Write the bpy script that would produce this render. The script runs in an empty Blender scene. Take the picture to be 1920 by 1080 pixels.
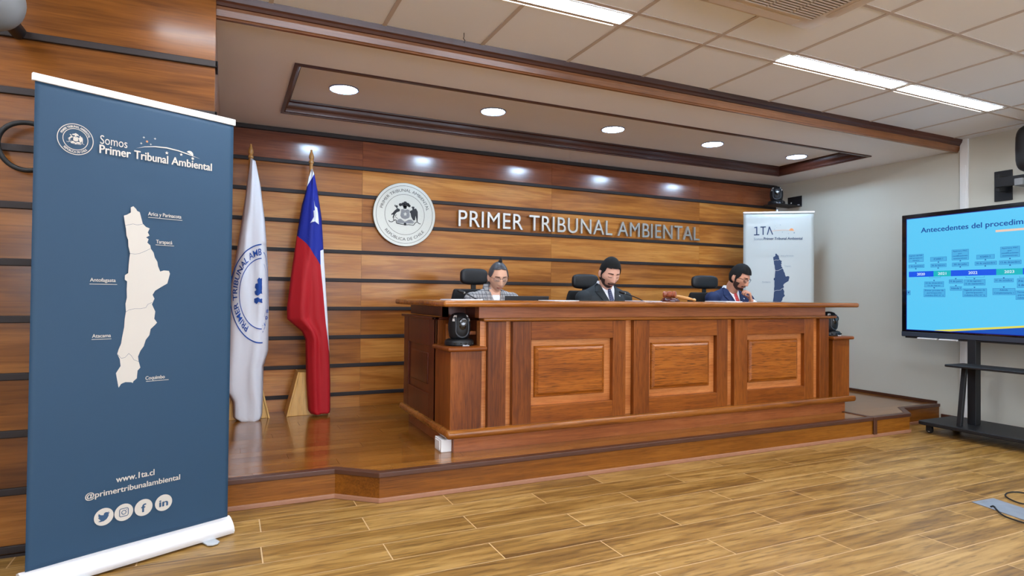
import bpy, bmesh, math, random
from mathutils import Vector, Matrix
from mathutils.bvhtree import BVHTree
random.seed(7)
S = bpy.context.scene
COL = S.collection
PI = math.pi

# ------------------------------------------------------------------ camera
EYE = Vector((0, 0, 1.15))
F_PX = 1144.53
yaw, pitch, roll = [math.radians(a) for a in (25.0175, 0.7845, 0.5527)]
FW = Vector((math.sin(yaw)*math.cos(pitch), math.cos(yaw)*math.cos(pitch), math.sin(pitch)))
R0 = Vector((math.cos(yaw), -math.sin(yaw), 0)); U0 = R0.cross(FW)
RT = math.cos(roll)*R0 + math.sin(roll)*U0
UP = -math.sin(roll)*R0 + math.cos(roll)*U0
cam_d = bpy.data.cameras.new('camera'); cam = bpy.data.objects.new('camera', cam_d); COL.objects.link(cam)
cam_d.sensor_width = 36; cam_d.lens = F_PX/1920*36; cam_d.clip_start = 0.05; cam_d.clip_end = 60
M = Matrix.Identity(4)
for i, v in enumerate((RT, UP, -FW)):
    for r in range(3): M[r][i] = v[r]
M.translation = EYE
cam.matrix_world = M
S.camera = cam
S.view_settings.view_transform = 'Standard'; S.view_settings.look = 'None'
S.view_settings.gamma = 1; S.view_settings.use_curve_mapping = False
S.view_settings.exposure = 1.24

# ------------------------------------------------------------------ world (dim, closed room)
W = bpy.data.worlds.new('world'); S.world = W; W.use_nodes = True
W.node_tree.nodes['Background'].inputs[0].default_value = (0.9, 0.95, 1, 1)
W.node_tree.nodes['Background'].inputs[1].default_value = 0.3
TROFFER = 23.0      # ceiling strip lamps
DOWN = 60.0         # cool downlights
SCREEN = 0.41
FILL = 5.4            # added fill panels behind the photographer

# ------------------------------------------------------------------ measuring helpers: a survey pixel back to a point in the room
def ray(x, y):
    return FW + (x-960)/F_PX*RT - (y-540)/F_PX*UP
def hit(x, y, p, n):
    r = ray(x, y); n = Vector(n); p = Vector(p)
    return EYE + r*((p-EYE).dot(n)/r.dot(n))
def at(x, y, ax, v):
    n = Vector((0, 0, 0)); n['xyz'.index(ax)] = 1
    return hit(x, y, n*v, n)

# ------------------------------------------------------------------ materials
def lin(c):
    return tuple(((v/255)/12.92 if v/255 <= .04045 else ((v/255+.055)/1.055)**2.4) for v in c)
def new_mat(name):
    m = bpy.data.materials.new(name); m.use_nodes = True
    nt = m.node_tree
    return m, nt, nt.nodes['Principled BSDF']
def plain(name, rgb, rough=.5, metal=0, coat=0, noise=0, nscale=20, bump=0):
    m, nt, b = new_mat(name)
    c = lin(rgb)
    b.inputs['Base Color'].default_value = (*c, 1)
    b.inputs['Roughness'].default_value = rough; b.inputs['Metallic'].default_value = metal
    b.inputs['Coat Weight'].default_value = coat
    tc = nt.nodes.new('ShaderNodeTexCoord'); n = nt.nodes.new('ShaderNodeTexNoise')
    n.inputs['Scale'].default_value = nscale; n.inputs['Detail'].default_value = 4
    nt.links.new(tc.outputs['Object'], n.inputs['Vector'])
    if noise:
        mx = nt.nodes.new('ShaderNodeMix'); mx.data_type = 'RGBA'
        mx.inputs[6].default_value = (*[v*(1-noise) for v in c], 1); mx.inputs[7].default_value = (*[min(1, v*(1+noise)) for v in c], 1)
        nt.links.new(n.outputs['Fac'], mx.inputs[0]); nt.links.new(mx.outputs[2], b.inputs['Base Color'])
    if bump:
        bp = nt.nodes.new('ShaderNodeBump'); bp.inputs['Strength'].default_value = bump; bp.inputs['Distance'].default_value = .002
        nt.links.new(n.outputs['Fac'], bp.inputs['Height']); nt.links.new(bp.outputs[0], b.inputs['Normal'])
    return m
def emit(name, rgb, s):
    m, nt, b = new_mat(name)
    b.inputs['Base Color'].default_value = (*lin(rgb), 1)
    b.inputs['Emission Color'].default_value = (*lin(rgb), 1); b.inputs['Emission Strength'].default_value = s
    b.inputs['Roughness'].default_value = .5
    return m
def wood(name, dark, mid, light, axis='x', rough=.25, coat=.4, vary=.35, s=1.0, fine=.5, cath=.5, pores=.35, streak=1.0, spec=.3):
    """grain running along axis; every board (mesh island) shifted and toned on its own"""
    m, nt, b = new_mat(name); N = nt.nodes.new; L = nt.links.new
    tc = N('ShaderNodeTexCoord'); geo = N('ShaderNodeNewGeometry')
    off = N('ShaderNodeVectorMath'); off.operation = 'MULTIPLY'
    comb = N('ShaderNodeCombineXYZ')
    for i in range(3): L(geo.outputs['Random Per Island'], comb.inputs[i])
    L(comb.outputs[0], off.inputs[0]); off.inputs[1].default_value = (37, 23, 51)
    add = N('ShaderNodeVectorMath'); add.operation = 'ADD'
    L(tc.outputs['Object'], add.inputs[0]); L(off.outputs[0], add.inputs[1])
    mp = N('ShaderNodeMapping'); mp.vector_type = 'POINT'
    sc = [9*s, 9*s, 9*s]; sc['xyz'.index(axis)] = .9*s
    mp.inputs['Scale'].default_value = sc
    L(add.outputs[0], mp.inputs['Vector'])
    n1 = N('ShaderNodeTexNoise'); n1.inputs['Scale'].default_value = .8; n1.inputs['Detail'].default_value = 3; n1.inputs['Distortion'].default_value = .4
    L(mp.outputs[0], n1.inputs['Vector'])
    # cathedral rings: sine of a smooth field
    mul = N('ShaderNodeMath'); mul.operation = 'MULTIPLY'; mul.inputs[1].default_value = 34
    L(n1.outputs['Fac'], mul.inputs[0])
    sn = N('ShaderNodeMath'); sn.operation = 'SINE'; L(mul.outputs[0], sn.inputs[0])
    mr = N('ShaderNodeMapRange'); mr.inputs[1].default_value = -1; mr.inputs[2].default_value = 1; L(sn.outputs[0], mr.inputs[0])
    mp2 = N('ShaderNodeMapping'); sc2 = [110*s*streak, 110*s*streak, 110*s*streak]; sc2['xyz'.index(axis)] = 3*s
    mp2.inputs['Scale'].default_value = sc2; L(add.outputs[0], mp2.inputs['Vector'])
    n2 = N('ShaderNodeTexNoise'); n2.inputs['Scale'].default_value = 1; n2.inputs['Detail'].default_value = 3; L(mp2.outputs[0], n2.inputs['Vector'])
    n3 = N('ShaderNodeTexNoise'); n3.inputs['Scale'].default_value = .35; n3.inputs['Detail'].default_value = 2; L(mp.outputs[0], n3.inputs['Vector'])
    # value = base + parts
    def madd(a, k, c):
        x = N('ShaderNodeMath'); x.operation = 'MULTIPLY_ADD'; L(a, x.inputs[0]); x.inputs[1].default_value = k
        if isinstance(c, float): x.inputs[2].default_value = c
        else: L(c, x.inputs[2])
        return x.outputs[0]
    v = madd(n3.outputs['Fac'], 1.1, -.05 - cath*.2 - fine*.25)
    v = madd(mr.outputs[0], .4*cath, v); v = madd(n2.outputs['Fac'], .5*fine+.25, v)
    v = madd(geo.outputs['Random Per Island'], vary, v)
    sub = N('ShaderNodeMath'); sub.operation = 'SUBTRACT'; L(v, sub.inputs[0]); sub.inputs[1].default_value = vary/2 + .12; sub.use_clamp = True
    cr = N('ShaderNodeValToRGB'); cr.color_ramp.elements[0].color = (*lin(dark), 1); cr.color_ramp.elements[0].position = .15
    cr.color_ramp.elements[1].color = (*lin(light), 1); cr.color_ramp.elements[1].position = .9
    e = cr.color_ramp.elements.new(.5); e.color = (*lin(mid), 1)
    L(sub.outputs[0], cr.inputs[0])
    # open pores: thin dark dashes along the grain
    mp3 = N('ShaderNodeMapping'); sc3 = [230*s*streak]*3; sc3['xyz'.index(axis)] = 9*s
    mp3.inputs['Scale'].default_value = sc3; L(add.outputs[0], mp3.inputs['Vector'])
    n4 = N('ShaderNodeTexNoise'); n4.inputs['Scale'].default_value = 1; n4.inputs['Detail'].default_value = 2; L(mp3.outputs[0], n4.inputs['Vector'])
    pm_ = N('ShaderNodeMapRange'); pm_.inputs[1].default_value = .53; pm_.inputs[2].default_value = .66; pm_.inputs[4].default_value = pores; L(n4.outputs['Fac'], pm_.inputs[0])
    pmx = N('ShaderNodeMix'); pmx.data_type = 'RGBA'; L(pm_.outputs[0], pmx.inputs[0]); L(cr.outputs[0], pmx.inputs[6]); pmx.inputs[7].default_value = (*[v*.45 for v in lin(dark)], 1)
    L(pmx.outputs[2], b.inputs['Base Color']); b.inputs['Specular IOR Level'].default_value = spec
    b.inputs['Roughness'].default_value = rough
    b.inputs['Coat Weight'].default_value = coat; b.inputs['Coat Roughness'].default_value = rough*.6
    bp = N('ShaderNodeBump'); bp.inputs['Strength'].default_value = .12; bp.inputs['Distance'].default_value = .0012
    L(n2.outputs['Fac'], bp.inputs['Height']); L(bp.outputs[0], b.inputs['Normal']); L(bp.outputs[0], b.inputs['Coat Normal'])
    return m

MT = {}
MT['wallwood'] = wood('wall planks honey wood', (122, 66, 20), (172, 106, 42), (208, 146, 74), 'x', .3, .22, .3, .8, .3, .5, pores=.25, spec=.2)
MT['wallwood_shaded'] = wood('honey wood with shade in colour', (84, 46, 12), (122, 72, 24), (158, 102, 44), 'x', .3, .3, .3, .8, .3, .5, pores=.25, spec=.2)  # same wood as the back wall, its dimmer light put into the colours
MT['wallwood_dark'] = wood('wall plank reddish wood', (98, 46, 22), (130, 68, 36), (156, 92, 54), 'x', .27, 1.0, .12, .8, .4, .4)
MT['strip'] = plain('dark batten', (28, 15, 14), .6, 0, 0, .1)
MT['deskwood'] = wood('desk frame wood', (84, 38, 6), (122, 62, 14), (154, 86, 26), 'z', .38, .08, .14, 1.3, .8, .3, pores=.5)
MT['deskwood_h'] = wood('desk rail wood', (88, 40, 6), (126, 64, 14), (158, 90, 26), 'x', .38, .08, .12, 1.3, .8, .35, pores=.5)
MT['deskfrieze'] = wood('desk plinth wood', (126, 66, 30), (160, 92, 48), (186, 118, 70), 'x', .34, .15, .08, 1.1, .8, .3)
MT['deskpanel'] = wood('desk panel wood', (108, 52, 8), (150, 82, 20), (178, 106, 36), 'x', .32, .2, .1, 1.1, .6, .5, pores=.8)
MT['desklight'] = wood('desk light strip wood', (158, 88, 40), (190, 116, 60), (212, 142, 84), 'x', .3, .35, .1, 2.2, .9, .3)
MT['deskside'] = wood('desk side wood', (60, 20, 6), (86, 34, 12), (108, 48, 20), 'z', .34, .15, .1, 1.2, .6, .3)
MT['desktop'] = wood('desk top wood', (104, 54, 14), (146, 86, 30), (176, 114, 50), 'x', .24, .35, .1, 1.0, .6, .4)
MT['floor'] = wood('wood look floor tile', (108, 76, 34), (152, 114, 56), (188, 150, 88), 'x', .35, .08, .06, 1.0, 1.2, .6, pores=.4, streak=.3)
MT['grout'] = plain('tan grout', (214, 182, 138), .8)
MT['stage'] = wood('stage floor wood', (98, 54, 16), (140, 86, 30), (174, 116, 50), 'x', .18, .5, .18, .9, .8, .2)
MT['stageface'] = wood('stage riser wood', (92, 48, 10), (128, 74, 18), (156, 98, 32), 'x', .38, .12, .15, 1.1, .8, .3)
MT['nosing'] = plain('stage nosing', (78, 46, 32), .4, 0, .1, .15, 8)
MT['pinktrim'] = plain('stage foot trim', (158, 112, 86), .5, 0, .1, .15, 8)
MT['wall'] = plain('off white wall paint', (196, 194, 182), .75, 0, 0, .02, 3, .15)
MT['soffit'] = plain('soffit paint', (234, 235, 238), .8, 0, 0, .02, 3)
MT['tile'] = plain('ceiling tile', (230, 234, 240), .85, 0, 0, .03, 2.0)
MT['grid'] = plain('ceiling grid', (190, 178, 170), .6)
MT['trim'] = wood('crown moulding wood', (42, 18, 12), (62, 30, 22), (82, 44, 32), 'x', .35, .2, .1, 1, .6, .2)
MT['beam'] = wood('beam moulding wood', (88, 50, 28), (120, 76, 46), (148, 100, 64), 'x', .3, .4, .1, 1, .6, .2)
MT['black'] = plain('black plastic', (20, 21, 24), .45, 0, 0, .1)
MT['blackmetal'] = plain('black powder coat', (26, 28, 32), .5, .2, 0, .1, 60)
MT['blackgloss'] = plain('black gloss', (10, 11, 14), .12, 0, .5)
MT['leather'] = plain('black leather', (18, 21, 26), .5, 0, .05, .15, 60, .3)
MT['mesh'] = plain('black chair fabric', (24, 25, 27), .85, 0, 0, .3, 300, .4)
MT['white'] = plain('white plastic', (228, 228, 226), .45)
MT['paper'] = plain('paper', (238, 238, 244), .7)
MT['alu'] = plain('silver aluminium', (222, 222, 224), .35, .25, 0, .03)
MT['steel'] = plain('brushed steel', (168, 168, 160), .36, .85, 0, .05, 90)
MT['steel_letter'] = plain('satin steel', (186, 187, 184), .34, .85, 0, .05, 90)
MT['blackink'] = plain('black etching', (22, 22, 26), .6)
MT['greyink'] = plain('grey etching', (130, 130, 130), .6)
MT['banner_blue'] = plain('blue printed banner', (30, 66, 94), .62, 0, 0, .03, 4)
MT['banner_ink'] = plain('white print', (200, 195, 186), .6)
MT['banner_line'] = plain('dark blue line print', (40, 76, 110), .6)
MT['banner_white'] = plain('white printed banner', (182, 188, 186), .5, 0, .1)
MT['navyink'] = plain('navy print', (22, 52, 92), .6)
MT['greytext'] = plain('grey print', (120, 135, 155), .6)
MT['orange'] = plain('orange print', (226, 150, 96), .6)
MT['f_white'] = plain('white flag cloth', (226, 228, 234), .75, 0, 0, .02, 200)
MT['f_blue'] = plain('blue flag cloth', (14, 34, 142), .7, 0, 0, .06, 200)
MT['f_red'] = plain('red flag cloth', (176, 4, 20), .7, 0, 0, .06, 200)
MT['f_ink'] = plain('blue flag print', (16, 74, 160), .7)
MT['stand'] = wood('pale stand wood', (176, 124, 50), (206, 156, 76), (226, 180, 102), 'z', .35, .3, .1, 1, .4, .3)
MT['pole'] = plain('pale wood pole', (172, 122, 62), .35, 0, .3, .2, 30)
MT['skin'] = plain('skin', (226, 176, 148), .55, 0, 0, .04, 30)
MT['skin2'] = plain('fair skin', (226, 172, 148), .55, 0, 0, .04, 30)
MT['skin3'] = plain('tan skin', (210, 152, 124), .55, 0, 0, .04, 30)
MT['lip'] = plain('lips', (170, 96, 84), .5)
MT['hair_grey'] = plain('dark greying hair', (66, 68, 74), .42, 0, 0, .55, 50, .6)
MT['hair'] = plain('black hair', (7, 7, 8), .9, 0, 0, .3, 80, .5)
MT['beard'] = plain('dark brown beard', (74, 52, 45), .8, 0, 0, .3, 200, .5)
MT['lash'] = plain('dark lashes', (40, 26, 24), .7)
MT['charcoal'] = plain('charcoal suit cloth', (40, 46, 50), .85, 0, 0, .15, 400, .3)
MT['navy'] = plain('navy suit cloth', (16, 36, 78), .8, 0, 0, .15, 400, .3)
MT['shirt'] = plain('white shirt cloth', (236, 238, 244), .75)
MT['trousers'] = plain('dark trousers', (26, 28, 34), .85)
MT['shoe'] = plain('black shoe', (14, 14, 15), .3)
MT['gavelwood'] = plain('polished red wood', (150, 74, 40), .3, 0, .5, .2, 40)
MT['gavelpale'] = plain('pale handle wood', (214, 160, 96), .35, 0, .3, .1, 40)
MT['darkred'] = plain('dark red wood', (70, 24, 28), .25, 0, .5, .1, 40)
MT['plate'] = plain('worn grey metal plate', (142, 150, 162), .45, .3, 0, .25, 12)
MT['blade'] = plain('grey shell', (112, 116, 120), .5)
MT['rubber'] = plain('black rubber', (16, 16, 17), .6)
MT['acwhite'] = plain('ivory air conditioner plastic', (206, 194, 182), .5)
MT['acdark'] = plain('shaded louvre', (52, 48, 50), .6)
MT['lamp'] = emit('lamp diffuser', (244, 248, 255), TROFFER)
MT['down'] = emit('downlight diffuser', (196, 226, 255), DOWN)
MT['fill_glow'] = emit('added fill panel', (222, 233, 250), FILL)
MT['lip_glow'] = emit('lamp glow on frame lip', (255, 244, 236), 1.0)  # lamp light on the frame lip, put in as emission
MT['rim'] = plain('downlight rim', (150, 170, 215), .3, .3)
MT['plate_light'] = plain('pale metal foot', (196, 204, 210), .3, .4)
MT['bezel'] = plain('dark grey bezel', (58, 66, 80), .35, .3)
MT['rimdark'] = plain('thin dark glasses rim', (52, 36, 36), .35, .4)
MT['rimblack'] = plain('black glasses rim', (20, 18, 20), .3)
def plaid():
    m, nt, b = new_mat('grey checked tweed'); N = nt.nodes.new; L = nt.links.new
    tc = N('ShaderNodeTexCoord'); sx = N('ShaderNodeSeparateXYZ'); L(tc.outputs['Object'], sx.inputs[0])
    outs = []
    for i, f in ((0, 38), (2, 34)):
        a = N('ShaderNodeMath'); a.operation = 'MULTIPLY'; a.inputs[1].default_value = f; L(sx.outputs[i], a.inputs[0])
        fr = N('ShaderNodeMath'); fr.operation = 'FRACT'; L(a.outputs[0], fr.inputs[0])
        lt = N('ShaderNodeMath'); lt.operation = 'LESS_THAN'; lt.inputs[1].default_value = .16; L(fr.outputs[0], lt.inputs[0]); outs.append(lt.outputs[0])
    mx = N('ShaderNodeMath'); mx.operation = 'MAXIMUM'; L(outs[0], mx.inputs[0]); L(outs[1], mx.inputs[1])
    n = N('ShaderNodeTexNoise'); n.inputs['Scale'].default_value = 260; L(tc.outputs['Object'], n.inputs['Vector'])
    c1 = N('ShaderNodeMix'); c1.data_type = 'RGBA'; c1.inputs[6].default_value = (*lin((122, 122, 124)), 1); c1.inputs[7].default_value = (*lin((196, 194, 192)), 1)
    L(n.outputs['Fac'], c1.inputs[0])
    c2 = N('ShaderNodeMix'); c2.data_type = 'RGBA'; L(mx.outputs[0], c2.inputs[0]); L(c1.outputs[2], c2.inputs[6]); c2.inputs[7].default_value = (*lin((84, 84, 90)), 1)
    L(c2.outputs[2], b.inputs['Base Color']); b.inputs['Roughness'].default_value = .9
    return m
MT['tweed'] = plaid()
def tie_mat(name, base, mark, f, kind):
    m, nt, b = new_mat(name); N = nt.nodes.new; L = nt.links.new
    tc = N('ShaderNodeTexCoord')
    if kind == 'dots':
        t = N('ShaderNodeTexVoronoi'); t.inputs['Scale'].default_value = f; t.inputs['Randomness'].default_value = 0
        L(tc.outputs['Object'], t.inputs['Vector']); lt = N('ShaderNodeMath'); lt.operation = 'LESS_THAN'; lt.inputs[1].default_value = .3
        L(t.outputs['Distance'], lt.inputs[0])
    else:
        t = N('ShaderNodeTexWave'); t.inputs['Scale'].default_value = f; t.bands_direction = 'DIAGONAL'; t.inputs['Distortion'].default_value = 0
        L(tc.outputs['Object'], t.inputs['Vector']); lt = N('ShaderNodeMath'); lt.operation = 'GREATER_THAN'; lt.inputs[1].default_value = .82
        L(t.outputs['Fac'], lt.inputs[0])
    mx = N('ShaderNodeMix'); mx.data_type = 'RGBA'; mx.inputs[6].default_value = (*lin(base), 1); mx.inputs[7].default_value = (*lin(mark), 1)
    L(lt.outputs[0], mx.inputs[0]); L(mx.outputs[2], b.inputs['Base Color']); b.inputs['Roughness'].default_value = .5
    return m
MT['tie_blue'] = tie_mat('navy dotted tie', (18, 28, 74), (150, 160, 190), 130, 'dots')
MT['tie_red'] = tie_mat('red striped tie', (190, 20, 40), (240, 120, 110), 22, 'bands')
def lens_glass():
    m, nt, b = new_mat('clear lens')
    b.inputs['Base Color'].default_value = (.9, .95, 1, 1); b.inputs['Transmission Weight'].default_value = 1
    b.inputs['Roughness'].default_value = .02; b.inputs['IOR'].default_value = 1.02
    return m
MT['glass'] = lens_glass()
def scr(name, rgb):
    m = emit(name, rgb, SCREEN); b = m.node_tree.nodes['Principled BSDF']
    b.inputs['Base Color'].default_value = (.004, .004, .004, 1); b.inputs['Roughness'].default_value = .25; return m
MT['s_bg'] = scr('screen cyan', (92, 204, 250)); MT['s_box'] = scr('screen box', (74, 178, 232)); MT['s_line'] = scr('screen box edge', (34, 112, 190))
MT['s_blue'] = scr('screen bar blue', (12, 88, 236)); MT['s_teal'] = scr('screen bar teal', (18, 186, 196)); MT['s_txt'] = scr('screen title ink', (14, 78, 160))
MT['s_white'] = scr('screen white', (220, 240, 255)); MT['s_yel'] = scr('screen yellow', (226, 222, 96)); MT['s_deep'] = scr('screen deep blue', (6, 84, 190))
MT['s_pink'] = scr('screen cream', (236, 208, 190)); MT['s_edge'] = scr('screen dark border', (14, 30, 140))

# ------------------------------------------------------------------ mesh helpers
def wmat(o):
    m = o.matrix_basis.copy()
    while o.parent: o = o.parent; m = o.matrix_basis @ m
    return m
class MB:
    def __init__(s): s.bm = bmesh.new()
    def poly(s, pts, mi=0):
        f = s.bm.faces.new([s.bm.verts.new(p) for p in pts]); f.material_index = mi; return f
    def box(s, x0, x1, y0, y1, z0, z1, mi=0):
        v = [s.bm.verts.new((x, y, z)) for x in (x0, x1) for y in (y0, y1) for z in (z0, z1)]
        for q in ((0, 1, 3, 2), (4, 6, 7, 5), (0, 4, 5, 1), (2, 3, 7, 6), (0, 2, 6, 4), (1, 5, 7, 3)):
            f = s.bm.faces.new([v[i] for i in q]); f.material_index = mi
        return s
    def obox(s, c, ax, ay, az, hx, hy, hz, mi=0):
        c = Vector(c); ax = Vector(ax).normalized(); ay = Vector(ay).normalized(); az = Vector(az).normalized()
        v = [s.bm.verts.new(c+ax*hx*i+ay*hy*j+az*hz*k) for i in (-1, 1) for j in (-1, 1) for k in (-1, 1)]
        for q in ((0, 1, 3, 2), (4, 6, 7, 5), (0, 4, 5, 1), (2, 3, 7, 6), (0, 2, 6, 4), (1, 5, 7, 3)):
            f = s.bm.faces.new([v[i] for i in q]); f.material_index = mi
        return s
    def prism(s, pts, d, mi=0):
        """planar outline pts extruded by vector d"""
        d = Vector(d); a = [s.bm.verts.new(p) for p in pts]; b = [s.bm.verts.new(Vector(p)+d) for p in pts]
        n = len(pts)
        f = s.bm.faces.new(a); f.material_index = mi; f = s.bm.faces.new(b[::-1]); f.material_index = mi
        for i in range(n):
            f = s.bm.faces.new((a[i], b[i], b[(i+1) % n], a[(i+1) % n])); f.material_index = mi
        return s
    def rings(s, rings, cap=True, closed=True, mi=0):
        R = [[s.bm.verts.new(p) for p in r] for r in rings]
        for a, b in zip(R, R[1:]):
            n = len(a)
            for i in range(n if closed else n-1):
                f = s.bm.faces.new((a[i], a[(i+1) % n], b[(i+1) % n], b[i])); f.material_index = mi
        if cap and closed:
            s.bm.faces.new(R[0][::-1]).material_index = mi; s.bm.faces.new(R[-1]).material_index = mi
        return s
    def lathe(s, prof, c=(0, 0, 0), n=32, axis='z', mi=0, sx=1, sy=1, cap=True):
        c = Vector(c); rs = []
        for r, h in prof:
            ring = []
            for k in range(n):
                a = 2*PI*k/n; x, y = max(r, 1e-5)*math.cos(a)*sx, max(r, 1e-5)*math.sin(a)*sy
                ring.append(c+Vector({'z': (x, y, h), 'y': (x, h, y), 'x': (h, x, y)}[axis]))
            rs.append(ring)
        return s.rings(rs, mi=mi, cap=cap)
    def tube(s, pts, r, n=10, mi=0, closed=False):
        pts = [Vector(p) for p in pts]; rr = r if isinstance(r, (list, tuple)) else [r]*len(pts)
        rs = []; up = None
        for i, p in enumerate(pts):
            a = pts[(i-1) % len(pts)] if (i or closed) else p; b = pts[(i+1) % len(pts)] if (i < len(pts)-1 or closed) else p
            t = (b-a).normalized()
            if up is None: up = Vector((0, 0, 1)) if abs(t.z) < .9 else Vector((1, 0, 0))
            u = (up-t*up.dot(t)).normalized(); w = t.cross(u); up = u
            rs.append([p+(u*math.cos(2*PI*k/n)+w*math.sin(2*PI*k/n))*rr[i] for k in range(n)])
        if closed: rs.append(rs[0])
        return s.rings(rs, cap=not closed, mi=mi)
    def ell(s, c, rx, ry, rz, n=16, m=10, rot=None, mi=0):
        c = Vector(c); rs = []
        for j in range(m+1):
            t = PI*j/m; sr = max(math.sin(t), 1e-3)
            ring = []
            for k in range(n):
                v = Vector((rx*sr*math.cos(2*PI*k/n), ry*sr*math.sin(2*PI*k/n), -rz*math.cos(t)))
                if rot: v = rot @ v
                ring.append(c+v)
            rs.append(ring)
        return s.rings(rs, mi=mi)
    def cap(s, a, b, ra, rb, n=16):
        """tapered capsule"""
        a = Vector(a); b = Vector(b); t = (b-a).normalized()
        u = t.orthogonal().normalized(); w = t.cross(u); rs = []
        for k in range(6):
            th = PI/2*(1-k/5); rs.append((a-t*ra*math.sin(th), ra*max(math.cos(th), .02)))
        for k in range(6):
            th = PI/2*k/5; rs.append((b+t*rb*math.sin(th), rb*max(math.cos(th), .02)))
        return s.rings([[c+(u*math.cos(2*PI*k/n)+w*math.sin(2*PI*k/n))*r for k in range(n)] for c, r in rs])
    def rbox(s, c, hx, hy, hz, r=.3, p=4, n=24, m=14, rot=None):
        """superellipsoid pad"""
        c = Vector(c); rs = []
        def sp(v, e): return math.copysign(abs(v)**e, v)
        for j in range(m+1):
            t = PI*j/m-PI/2; ct = sp(math.cos(t), 2/p) if abs(math.cos(t)) > 1e-6 else 0; st = sp(math.sin(t), 2/p)
            ct = max(ct, 1e-3); ring = []
            for k in range(n):
                a = 2*PI*k/n
                v = Vector((hx*ct*sp(math.cos(a), 2/p), hy*ct*sp(math.sin(a), 2/p), hz*st))
                if rot: v = rot @ v
                ring.append(c+v)
            rs.append(ring)
        return s.rings(rs)
    def mesh(s, me, mtx=None, mi=0):
        bm2 = bmesh.new(); bm2.from_mesh(me)
        if mtx: bm2.transform(mtx)
        vm = {v: s.bm.verts.new(v.co) for v in bm2.verts}
        for f in bm2.faces:
            try: g = s.bm.faces.new([vm[v] for v in f.verts]); g.material_index = mi
            except ValueError: pass
        bm2.free(); return s
    def build(s, name, mats, parent=None, smooth=False, bevel=0, fix=True):
        if fix: bmesh.ops.recalc_face_normals(s.bm, faces=s.bm.faces)
        if parent is not None: s.bm.transform(wmat(parent).inverted())
        me = bpy.data.meshes.new(name); s.bm.to_mesh(me); s.bm.free()
        for m in (mats if isinstance(mats, (list, tuple)) else [mats]): me.materials.append(MT[m] if isinstance(m, str) else m)
        if smooth: me.polygons.foreach_set('use_smooth', [True]*len(me.polygons))
        o = bpy.data.objects.new(name, me); COL.objects.link(o)
        if parent is not None: o.parent = parent
        if bevel:
            md = o.modifiers.new('bevel', 'BEVEL'); md.width = bevel; md.segments = 3; md.limit_method = 'ANGLE'; md.angle_limit = math.radians(35)
            me.polygons.foreach_set('use_smooth', [True]*len(me.polygons))
            wn = o.modifiers.new('wn', 'WEIGHTED_NORMAL'); wn.keep_sharp = True
        elif smooth == 'auto':
            bm = bmesh.new(); bm.from_mesh(me)
            for e in bm.edges:
                if len(e.link_faces) == 2 and e.calc_face_angle(0) > math.radians(38): e.smooth = False
            bm.to_mesh(me); bm.free()
        return o
def thing(name, label, cat, loc=(0, 0, 0), rz=0, group=None):
    o = bpy.data.objects.new(name, None); COL.objects.link(o); o.empty_display_size = .1
    o.location = loc; o.rotation_euler = (0, 0, rz); tag(o, label, cat, group); return o
def tag(o, label, cat, group=None):
    o['label'] = label; o['category'] = cat
    if group: o['group'] = group
    return o
def struct(o, label=None):
    o['kind'] = 'structure'
    if label: o['label'] = label
    return o
def dup(root, loc, rz, label, group=None):
    def cp(o, par):
        c = o.copy(); COL.objects.link(c); c.parent = par
        for ch in o.children: cp(ch, c)
        return c
    r = cp(root, None); r.location = loc; r.rotation_euler = (0, 0, rz); r['label'] = label
    if group: r['group'] = group
    return r

# ---- flat lettering and marks as meshes
def text_mesh(s, bold=0.0, extrude=0, bevel=0):
    cu = bpy.data.curves.new('t', 'FONT'); cu.body = s; cu.size = 1; cu.offset = bold; cu.extrude = extrude; cu.bevel_depth = bevel
    cu.resolution_u = 4
    o = bpy.data.objects.new('t', cu); COL.objects.link(o)
    dg = bpy.context.evaluated_depsgraph_get(); me = bpy.data.meshes.new_from_object(o.evaluated_get(dg))
    bpy.data.objects.remove(o); bpy.data.curves.remove(cu); return me
def bounds(me):
    xs = [v.co.x for v in me.vertices]; ys = [v.co.y for v in me.vertices]
    return min(xs), max(xs), min(ys), max(ys)
CAP = .729  # cap height of the built-in face at size 1 (measured below)
_t = text_mesh('H'); CAP = bounds(_t)[3]-bounds(_t)[2]; bpy.data.meshes.remove(_t)
class Frame:
    """a plane with an origin, a right and an up direction; n points to the viewer's side"""
    def __init__(s, o, u, v): s.o = Vector(o); s.u = Vector(u).normalized(); s.v = Vector(v).normalized(); s.n = s.u.cross(s.v)
    def P(s, u, v, h=0): return s.o+s.u*u+s.v*v+s.n*h
    def px(s, x, y):
        p = hit(x, y, s.o, s.n)-s.o; return p.dot(s.u), p.dot(s.v)
BOLD = [(0, 0), (-1, 0), (1, 0), (0, -.6), (0, .6), (.7, .45), (-.7, -.45)]
def put_text(mb, fr, s, u0, u1, v, caph, h, bold=0, warp=None, mi=0):
    me = text_mesh(s); a, b, c, d = bounds(me)
    k = (u1-u0)/(b-a); kv = caph/CAP; base = [q.co.copy() for q in me.vertices]
    for i, (du, dv) in enumerate(BOLD if bold else BOLD[:1]):
        for q, c0 in zip(me.vertices, base): q.co = fr.P(u0+(c0.x-a)*k+du*bold*kv*.8, v+c0.y*kv+dv*bold*kv*.8, h+i*.00012)
        mb.mesh(me, mi=mi)
    bpy.data.meshes.remove(me)
def put_text_px(mb, fr, s, x0, y0, x1, y1, cap_px, h, bold=0, mi=0):
    """lettering whose baseline runs between two surveyed points"""
    a = fr.px(x0, y0); b = fr.px(x1, y1); c = fr.px(x0, y0-cap_px)
    put_text(mb, fr, s, a[0], b[0], (a[1]+b[1])/2, c[1]-a[1], h, bold, None, mi)
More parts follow.
